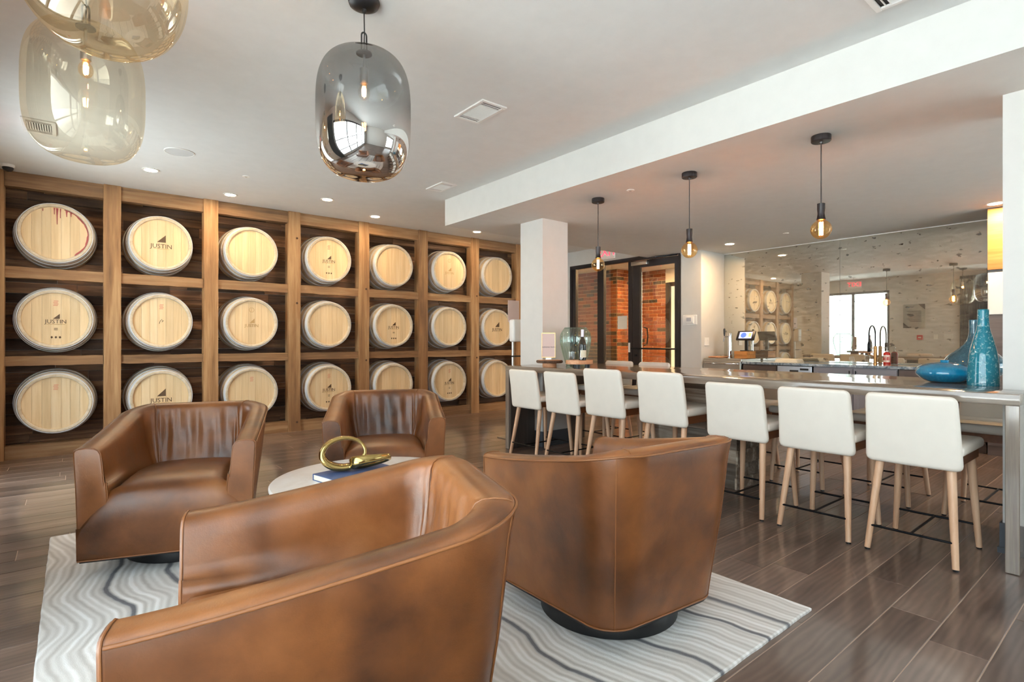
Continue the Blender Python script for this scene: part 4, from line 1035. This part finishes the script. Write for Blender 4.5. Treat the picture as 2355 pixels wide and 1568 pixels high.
MB().lathe(smooth_prof([(0.095, 0.0), (0.10, 0.006), (0.115, 0.05), (0.140, 0.13), (0.160, 0.22), (0.166, 0.29), (0.156, 0.35), (0.128, 0.395), (0.118, 0.408)], 5), 112, rib=rib, caps=(True, False)).build('body', 'green_glass', gv, 60)
MB().lathe([(0.118, 0.402), (0.123, 0.408), (0.119, 0.414), (0.113, 0.408)], 56, caps=(False, False)).build('rim', 'green_glass', gv, 60)
o = tag(empty('serving_slab', (3.985, 3.83, BT)), 'live edge wooden slab on dark feet holding a wine bottle', 'board')
poly = [(0.155 * cos(t) * (1 + .06 * sin(3 * t + 1)), 0.115 * sin(t) * (1 + .05 * cos(2 * t))) for t in [2 * pi * k / 30 for k in range(30)]]
MB().prism(poly, 0.035, 0.075).build('slab', 'slab', o)
for dx, dy in ((-0.07, -0.04), (0.07, -0.04), (0.0, 0.06)): MB().cyl((dx, dy, 0), (dx, dy, 0.036), 0.026, n=14).build('foot', 'black', o)
wbtl = tag(empty('wine_bottle', (3.955, 3.765, BT + 0.075)), 'dark wine bottle with cream label on the wooden slab', 'bottle')
MB().lathe(smooth_prof([(0.036, 0.0), (0.0385, 0.006), (0.039, 0.10), (0.038, 0.155), (0.028, 0.195), (0.0165, 0.225), (0.0145, 0.245)], 4), 32).build('body', 'wine_glass_dark', wbtl, 60)
MB().lathe([(0.0155, 0.235), (0.0155, 0.295), (0.0165, 0.296), (0.0165, 0.306), (0.0001, 0.308)], 24).build('foil', 'foil', wbtl, 40)
lv, n = [], 14
for zz in (0.028, 0.10):
    for k in range(n + 1):
        t = radians(-165 + 100 * k / n); lv.append((0.0396 * cos(t), 0.0396 * sin(t), zz))
MB().add(lv, [(k, k + 1, n + 2 + k, n + 1 + k) for k in range(n)]).build('label', 'label', wbtl, 60)
tag(MB().lathe(smooth_prof([(0.028, 0.0), (0.03, 0.003), (0.034, 0.03), (0.036, 0.085)], 3), 28, caps=(True, False)).build('tumbler', 'clear_item', None, 60, (3.94, 3.90, BT + 0.075)), 'small clear tumbler on the wooden slab', 'glass')

# ================================================================== BACK COUNTER AND MIRROR
mr = tag(empty('antique_mirror', (XM - 0.012, 2.9, 0.885)), 'wall of antiqued mirror panels above the back counter', 'mirror')
for (ya, yb) in ((2.859, 4.508), (1.262, 2.855)):
    MB().box(0.0, 0.010, ya - 2.9, yb - 2.9, 0.0, SO - 0.885 - 0.012).build('mirror_panel', 'mirror', mr)
MB().box(-0.004, 0.010, 1.262 - 2.9, 4.508 - 2.9, SO - 0.885 - 0.012, SO - 0.885 - 0.002).build('top_trim', 'white_plastic', mr)
CZ = 0.88; CX0 = 7.33
tag(bevel_build(MB().box(CX0 - 0.02, XM - 0.013, 1.265, 3.885, CZ - 0.032, CZ), 0.003).build('back_countertop', 'granite'), 'blue grey veined stone worktop under the antique mirror', 'countertop')
def cabinet(name, y0, y1, mat_, label, doors, drawer=False, handles='right'):
    o = tag(empty(name, (CX0, (y0 + y1) / 2, 0)), label, 'cabinet'); h = (y1 - y0) / 2
    MB().box(0.012, 0.58, -h, h, 0.09, CZ - 0.033).box(0.06, 0.58, -h, h, 0.0, 0.09).build('body', mat_, o)
    n = doors
    for k in range(n):
        a = -h + 2 * h * k / n + 0.004; b = -h + 2 * h * (k + 1) / n - 0.004
        rows = [(0.10, CZ - 0.05)] if not drawer else [(0.10, 0.40), (0.408, 0.64), (0.648, CZ - 0.05)]
        for (za, zb) in rows:
            t = 0.05
            d = MB().box(0.002, 0.011, a, b, za, zb); d.box(-0.006, 0.002, a, b, za, za + t).box(-0.006, 0.002, a, b, zb - t, zb).box(-0.006, 0.002, a, a + t, za + t, zb - t).box(-0.006, 0.002, b - t, b, za + t, zb - t)
            dr = d.build('drawer' if drawer else 'door', mat_, o)
            if drawer: MB().cyl((-0.03, (a + b) / 2 - .07, (za + zb) / 2), (-0.03, (a + b) / 2 + .07, (za + zb) / 2), 0.005, n=8).cyl((-0.03, (a + b) / 2 - .06, (za + zb) / 2), (-0.004, (a + b) / 2 - .06, (za + zb) / 2), 0.004, n=6).cyl((-0.03, (a + b) / 2 + .06, (za + zb) / 2), (-0.004, (a + b) / 2 + .06, (za + zb) / 2), 0.004, n=6).build('handle', 'black_metal', dr)
            else:
                yy = (b - 0.03) if k == 0 else (a + 0.03)
                MB().cyl((-0.03, yy, zb - .16), (-0.03, yy, zb - .02), 0.005, n=8).cyl((-0.03, yy, zb - .14), (-0.004, yy, zb - .14), 0.004, n=6).cyl((-0.03, yy, zb - .04), (-0.004, yy, zb - .04), 0.004, n=6).build('handle', 'black_metal', dr)
    return o
cabinet('drawer_cabinet', 3.41, 3.88, 'cab_brown', 'brown drawer cabinet between the steel beer cooler and dishwasher', 1, True)
cabinet('sink_cabinet', 2.04, 2.945, 'cab_grey', 'pale grey two door cabinet under the sink', 2)
cabinet('base_cabinet', 1.27, 2.03, 'cab_brown', 'brown base cabinet right of the pale grey sink cabinet', 2)
o = tag(empty('dishwasher', (CX0, 3.18, 0)), 'pale steel dishwasher under the back counter', 'dishwasher')
MB().box(0.012, 0.56, -0.218, 0.218, 0.09, CZ - 0.034).box(0.05, 0.56, -0.218, 0.218, 0, 0.09).build('body', 'black', o)
MB().rbox(-0.012, 0.012, -0.216, 0.216, 0.10, CZ - 0.04, .003, 1).build('front', 'stainless_dw', o)
MB().box(-0.0135, -0.011, -0.055, 0.055, CZ - 0.125, CZ - 0.09).build('handle_recess', 'black', o)
MB().box(-0.0135, -0.011, -0.18, -0.075, CZ - 0.09, CZ - 0.065).build('display', 'black', o)
o = tag(empty('beer_cooler', (CX0, 4.205, 0)), 'stainless steel beer cooler with chrome tap by the white wall', 'cooler')
MB().rbox(0.012, 0.575, -0.295, 0.295, 0.02, 0.915, .006, 1).build('body', 'steel', o)
MB().rbox(-0.012, 0.012, -0.292, 0.292, 0.10, 0.88, .006, 1).build('door', 'steel', o)
MB().tube([(-0.012, -0.26, 0.845), (-0.045, -0.25, 0.845), (-0.045, 0.25, 0.845), (-0.012, 0.26, 0.845)], 0.011, 10).build('handle', 'chrome', o, 60)
MB().lathe([(0.05, 0.915), (0.05, 0.925), (0.03, 0.93), (0.029, 1.27), (0.026, 1.29), (0.0001, 1.295)], 24, (0.28, 0.03, 0)).build('tap_tower', 'chrome', o, 40)
MB().cyl((0.28, 0.03, 1.235), (0.17, 0.06, 1.235), 0.011, n=10).cyl((0.18, 0.058, 1.235), (0.16, 0.063, 1.16), 0.009, n=10).build('faucet', 'chrome', o, 60)
MB().lathe([(0.008, 1.245), (0.014, 1.28), (0.016, 1.34), (0.010, 1.355), (0.0001, 1.357)], 14, (0.18, 0.057, 0)).build('tap_handle', 'black', o, 60)
tag(MB().rbox(7.40, 7.62, 4.27, 4.46, 0.9165, 0.942, .008, 2).build('serving_board', 'slab', None, 40), 'orange wooden serving board on the steel beer cooler', 'board')
o = tag(empty('wire_rack', (7.70, 4.36, 0.915)), 'small wire rack behind the wooden board on the beer cooler', 'rack')
mb = MB()
for k in range(7): mb.cyl((-0.06, -0.10 + .033 * k, 0.045), (0.06, -0.10 + .033 * k, 0.045), 0.002, n=6)
mb.cyl((-0.06, -0.1, .045), (-0.06, 0.1, .045), .0025, n=6).cyl((0.06, -0.1, .045), (0.06, 0.1, .045), .0025, n=6); mb.build('grid', 'steel', o)
for dx in (-.06, .06):
    for dy in (-.1, .1): MB().cyl((dx, dy, 0.0005), (dx, dy, 0.045), 0.0025, n=6).build('foot', 'steel', o)
o = tag(empty('wooden_crate', (7.63, 4.01, 0.916)), 'low orange wooden crate carrying the tablet on the beer cooler', 'crate')
for k in range(2):
    for (xa, xb, ya, yb) in ((-0.12, 0.12, -0.1, -0.09), (-0.12, 0.12, 0.09, 0.1), (-0.12, -0.11, -0.09, 0.09), (0.11, 0.12, -0.09, 0.09)):
        MB().box(xa, xb, ya, yb, 0.002 + 0.054 * k, 0.052 + 0.054 * k).build('slat', 'crate', o)
MB().box(-0.11, 0.11, -0.09, 0.09, 0.094, 0.106).build('lid', 'crate', o)
o = tag(empty('order_tablet', (7.63, 3.985, 1.0225)), 'black order tablet on a stand, its screen showing a blue globe', 'tablet')
MB().rbox(-0.06, 0.06, -0.07, 0.07, 0, 0.012, .003, 1).build('base', 'black', o); MB().box(-0.012, 0.012, -0.022, 0.022, 0.012, 0.20).build('pole', 'black', o)
tm = MB().rbox(-0.014, 0.014, -0.135, 0.135, -0.075, 0.075, .008, 2).build('tablet_body', 'black', o, 40, (-0.015, 0, 0.225), (0, radians(-28) * -1, 0))
MB().box(-0.0155, -0.0142, -0.095, 0.095, -0.052, 0.052).build('screen', 'screen', tm)
MB().lathe([(0.042, -0.0168), (0.042, -0.0156)], 24, axis='y').build('globe', 'screen_globe', tm, None, (0, 0.03, 0), (0, 0, radians(-90)))
MB().box(-0.0166, -0.0155, -0.085, -0.045, -0.03, 0.035).build('button', 'screen_lime', tm)
o = tag(empty('napkin_stack', (7.60, 3.36, CZ)), 'stack of folded cream napkins on the back counter', 'napkins')
for k in range(4): MB().rbox(-0.12 + .004 * k, 0.10 - .006 * (k % 2), -0.15 + .006 * k, 0.15 - .004 * k, 0.0005 + 0.012 * k, 0.011 + .012 * k, .003, 1).build('napkin', 'paper', o)
o = tag(empty('kitchen_faucet', (7.85, 2.42, CZ)), 'black spring neck faucet with gold base in front of the mirror', 'faucet')
MB().lathe([(0.026, 0), (0.026, 0.008), (0.019, 0.012), (0.019, 0.22), (0.014, 0.225)], 20).build('base', 'brass_gold', o, 40)
arc = [(0, 0, 0.22), (0, 0, 0.36)] + [(-0.11 + 0.11 * cos(radians(a)), 0, 0.37 + 0.11 * sin(radians(a))) for a in range(10, 180, 12)] + [(-0.22, 0, 0.36), (-0.222, 0, 0.26)]
MB().tube(arc, 0.008, 10).build('spring_neck', 'black_metal', o, 60)
MB().lathe([(0.012, 0.27), (0.016, 0.25), (0.018, 0.16), (0.014, 0.155)], 16, (-0.222, 0, 0)).build('spray_head', 'black_metal', o, 60)
MB().tube([(0, 0, 0.20), (-0.10, 0, 0.20), (-0.215, 0, 0.205)], 0.005, 8).build('holder_arm', 'brass_gold', o, 60)
MB().cyl((0, 0.018, 0.10), (0, 0.085, 0.125), 0.006, n=8).build('lever', 'brass_gold', o, 60)
o = tag(empty('soap_dispenser', (7.80, 2.28, CZ)), 'red soap bottle with pump and white label by the faucet', 'bottle')
MB().lathe(smooth_prof([(0.034, 0), (0.038, 0.004), (0.038, 0.125), (0.030, 0.145), (0.014, 0.155)], 4), 28).build('body', 'soap_red', o, 60)
MB().lathe([(0.015, 0.155), (0.015, 0.172), (0.005, 0.174), (0.005, 0.205)], 14).tube([(0, 0, 0.205), (-0.01, 0.0, 0.212), (-0.045, 0.0, 0.205)], 0.005, 8).build('pump', 'steel', o, 60)
lv, n = [], 12
for zz in (0.03, 0.115):
    for k in range(n + 1):
        t = radians(120 + 130 * k / n); lv.append((0.0386 * cos(t), 0.0386 * sin(t), zz))
MB().add(lv, [(k, k + 1, n + 2 + k, n + 1 + k) for k in range(n)]).build('label', 'white_plastic', o, 60)
tag(MB().lathe(smooth_prof([(0.03, 0), (0.032, 0.003), (0.03, 0.05), (0.022, 0.09), (0.021, 0.095), (0.018, 0.09)], 3), 24).build('glass_jar', 'clear_item', None, 60, (7.66, 2.62, CZ)), 'small clear glass jar on the counter left of the faucet', 'jar')
o = tag(empty('tall_cabinet', (7.30, 0.70, 0)), 'tall brown cabinet with white appliance front beside the mirror', 'cabinet')
MB().box(0.012, 0.63, -0.55, 0.55, 0.0, SO - 0.002).build('body', 'cab_brown', o)
MB().box(-0.004, 0.011, -0.54, 0.547, 1.90, SO - 0.01).build('upper_door', 'crate', o)  # same cabinet wood; the orange pine tone paints in warm lamp light up here
MB().rbox(-0.012, 0.011, -0.54, 0.545, 1.44, 1.87, .004, 1).build('appliance_front', 'white_plastic', o); MB().box(-0.006, 0.011, -0.54, 0.545, 1.872, 1.898).build('vent_strip', 'black', o)
MB().box(-0.004, 0.011, -0.54, 0.547, 0.10, 1.435).build('lower_door', 'cab_brown', o)

# ---- small things on the walls
o = tag(empty('thermostat', (WX, 4.705, 1.49)), 'white thermostat on the wall right of the entrance door', 'thermostat')
MB().rbox(-0.008, 0, -0.125, 0.115, -0.075, 0.075, .004, 1).build('plate', 'white_plastic', o); MB().rbox(-0.028, -0.008, -0.075, 0.06, -0.055, 0.055, .006, 2).build('body', 'white_plastic', o, 40)
MB().box(-0.0288, -0.0278, -0.04, 0.04, -0.02, 0.035).build('display', 'stainless_dw', o)
o = tag(empty('light_switch', (7.442, RY, 1.16)), 'white double switch plate near the steel beer cooler', 'switch')
MB().rbox(-0.06, 0.06, -0.007, 0, -0.06, 0.06, .003, 1).build('plate', 'white_plastic', o)
for dx in (-.025, .025): MB().rbox(dx - .014, dx + .014, -0.010, -0.006, -0.034, 0.034, .002, 1).build('rocker', 'white_plastic', o)
o = tag(empty('wall_plaque', (XL, 4.24, 1.80)), 'clear glass plaque with dark corners on the window wall, seen in the mirror', 'plaque')
MB().box(0.02, 0.026, -0.23, 0.23, -0.30, 0.30).build('glass_sheet', 'clear_item', o)
for (sy, sz) in ((-1, 1), (1, -1)): MB().prism([(sy * .23, sz * .30), (sy * .09, sz * .30), (sy * .23, sz * .16)] if sy * sz > 0 else [(sy * .23, sz * .30), (sy * .23, sz * .16), (sy * .09, sz * .30)], 0.0262, 0.030, 'yz').build('corner', 'frame', o)
for k in range(9): MB().box(0.0262, 0.027, -0.15, 0.15 - 0.03 * (k % 3), 0.12 - .032 * k, 0.128 - .032 * k).build('text_line', 'frame', o)
o = tag(empty('fire_alarm', (XL, 4.12, 1.26)), 'red fire alarm pull station on the window wall', 'fire alarm')
MB().rbox(0, 0.04, -0.06, 0.06, -0.06, 0.06, .004, 1).build('box', 'red', o); MB().box(0.04, 0.046, -0.03, 0.03, -0.015, 0.015).build('pull_handle', 'white_plastic', o)
for y, l in ((3.80, 'single white switch plate on the window wall'), (3.55, 'wide white switch plate beside the dark curtain')):
    o = tag(empty('light_switch', (XL, y, 1.28)), l, 'switch'); hw = 0.04 if y > 3.7 else 0.085
    MB().rbox(0, 0.007, -hw, hw, -0.06, 0.06, .003, 1).build('plate', 'white_plastic', o); MB().box(0.007, 0.011, -hw * .5, hw * .5, -.03, .03).build('rocker', 'white_plastic', o)
cv, cf = [], []; n = 90
for zz in (0.02, 2.72):
    for side in (0, 1):
        for k in range(n + 1):
            y = 2.72 + 0.60 * k / n; x = XL + 0.085 + 0.035 * sin(k * 0.9) + 0.008 * sin(k * .37); cv.append((x + (0.006 if side else 0), y, zz))
m = n + 1
for k in range(n):
    cf += [(k, k + 1, 2 * m + k + 1, 2 * m + k), (m + k, 3 * m + k, 3 * m + k + 1, m + k + 1)]
tag(MB().add(cv, cf).build('curtain', 'curtain', None, 60), 'dark charcoal curtain on the window wall, seen in the mirror', 'curtain')

# ---- hand sanitiser stand behind the left column
o = tag(empty('sanitizer_stand', (4.135, 5.06, 0)), 'white hand sanitizer dispenser stand behind the left column', 'dispenser stand')
MB().rbox(-0.15, 0.15, -0.15, 0.15, 0, 0.012, .004, 1).build('base', 'steel', o); MB().cyl((0, 0.03, 0.012), (0, 0.03, 1.42), 0.016, n=12).build('pole', 'steel', o, 60)
MB().rbox(-0.075, 0.075, -0.08, 0.02, 1.16, 1.43, .025, 3).build('dispenser', 'white_plastic', o, 50)
MB().box(-0.085, 0.085, 0.014, 0.02, 1.40, 1.66).build('sign_board', 'sign_pink', o); MB().rbox(-0.07, 0.07, -0.09, -0.01, 0.98, 0.995, .004, 1).build('drip_tray', 'black', o)
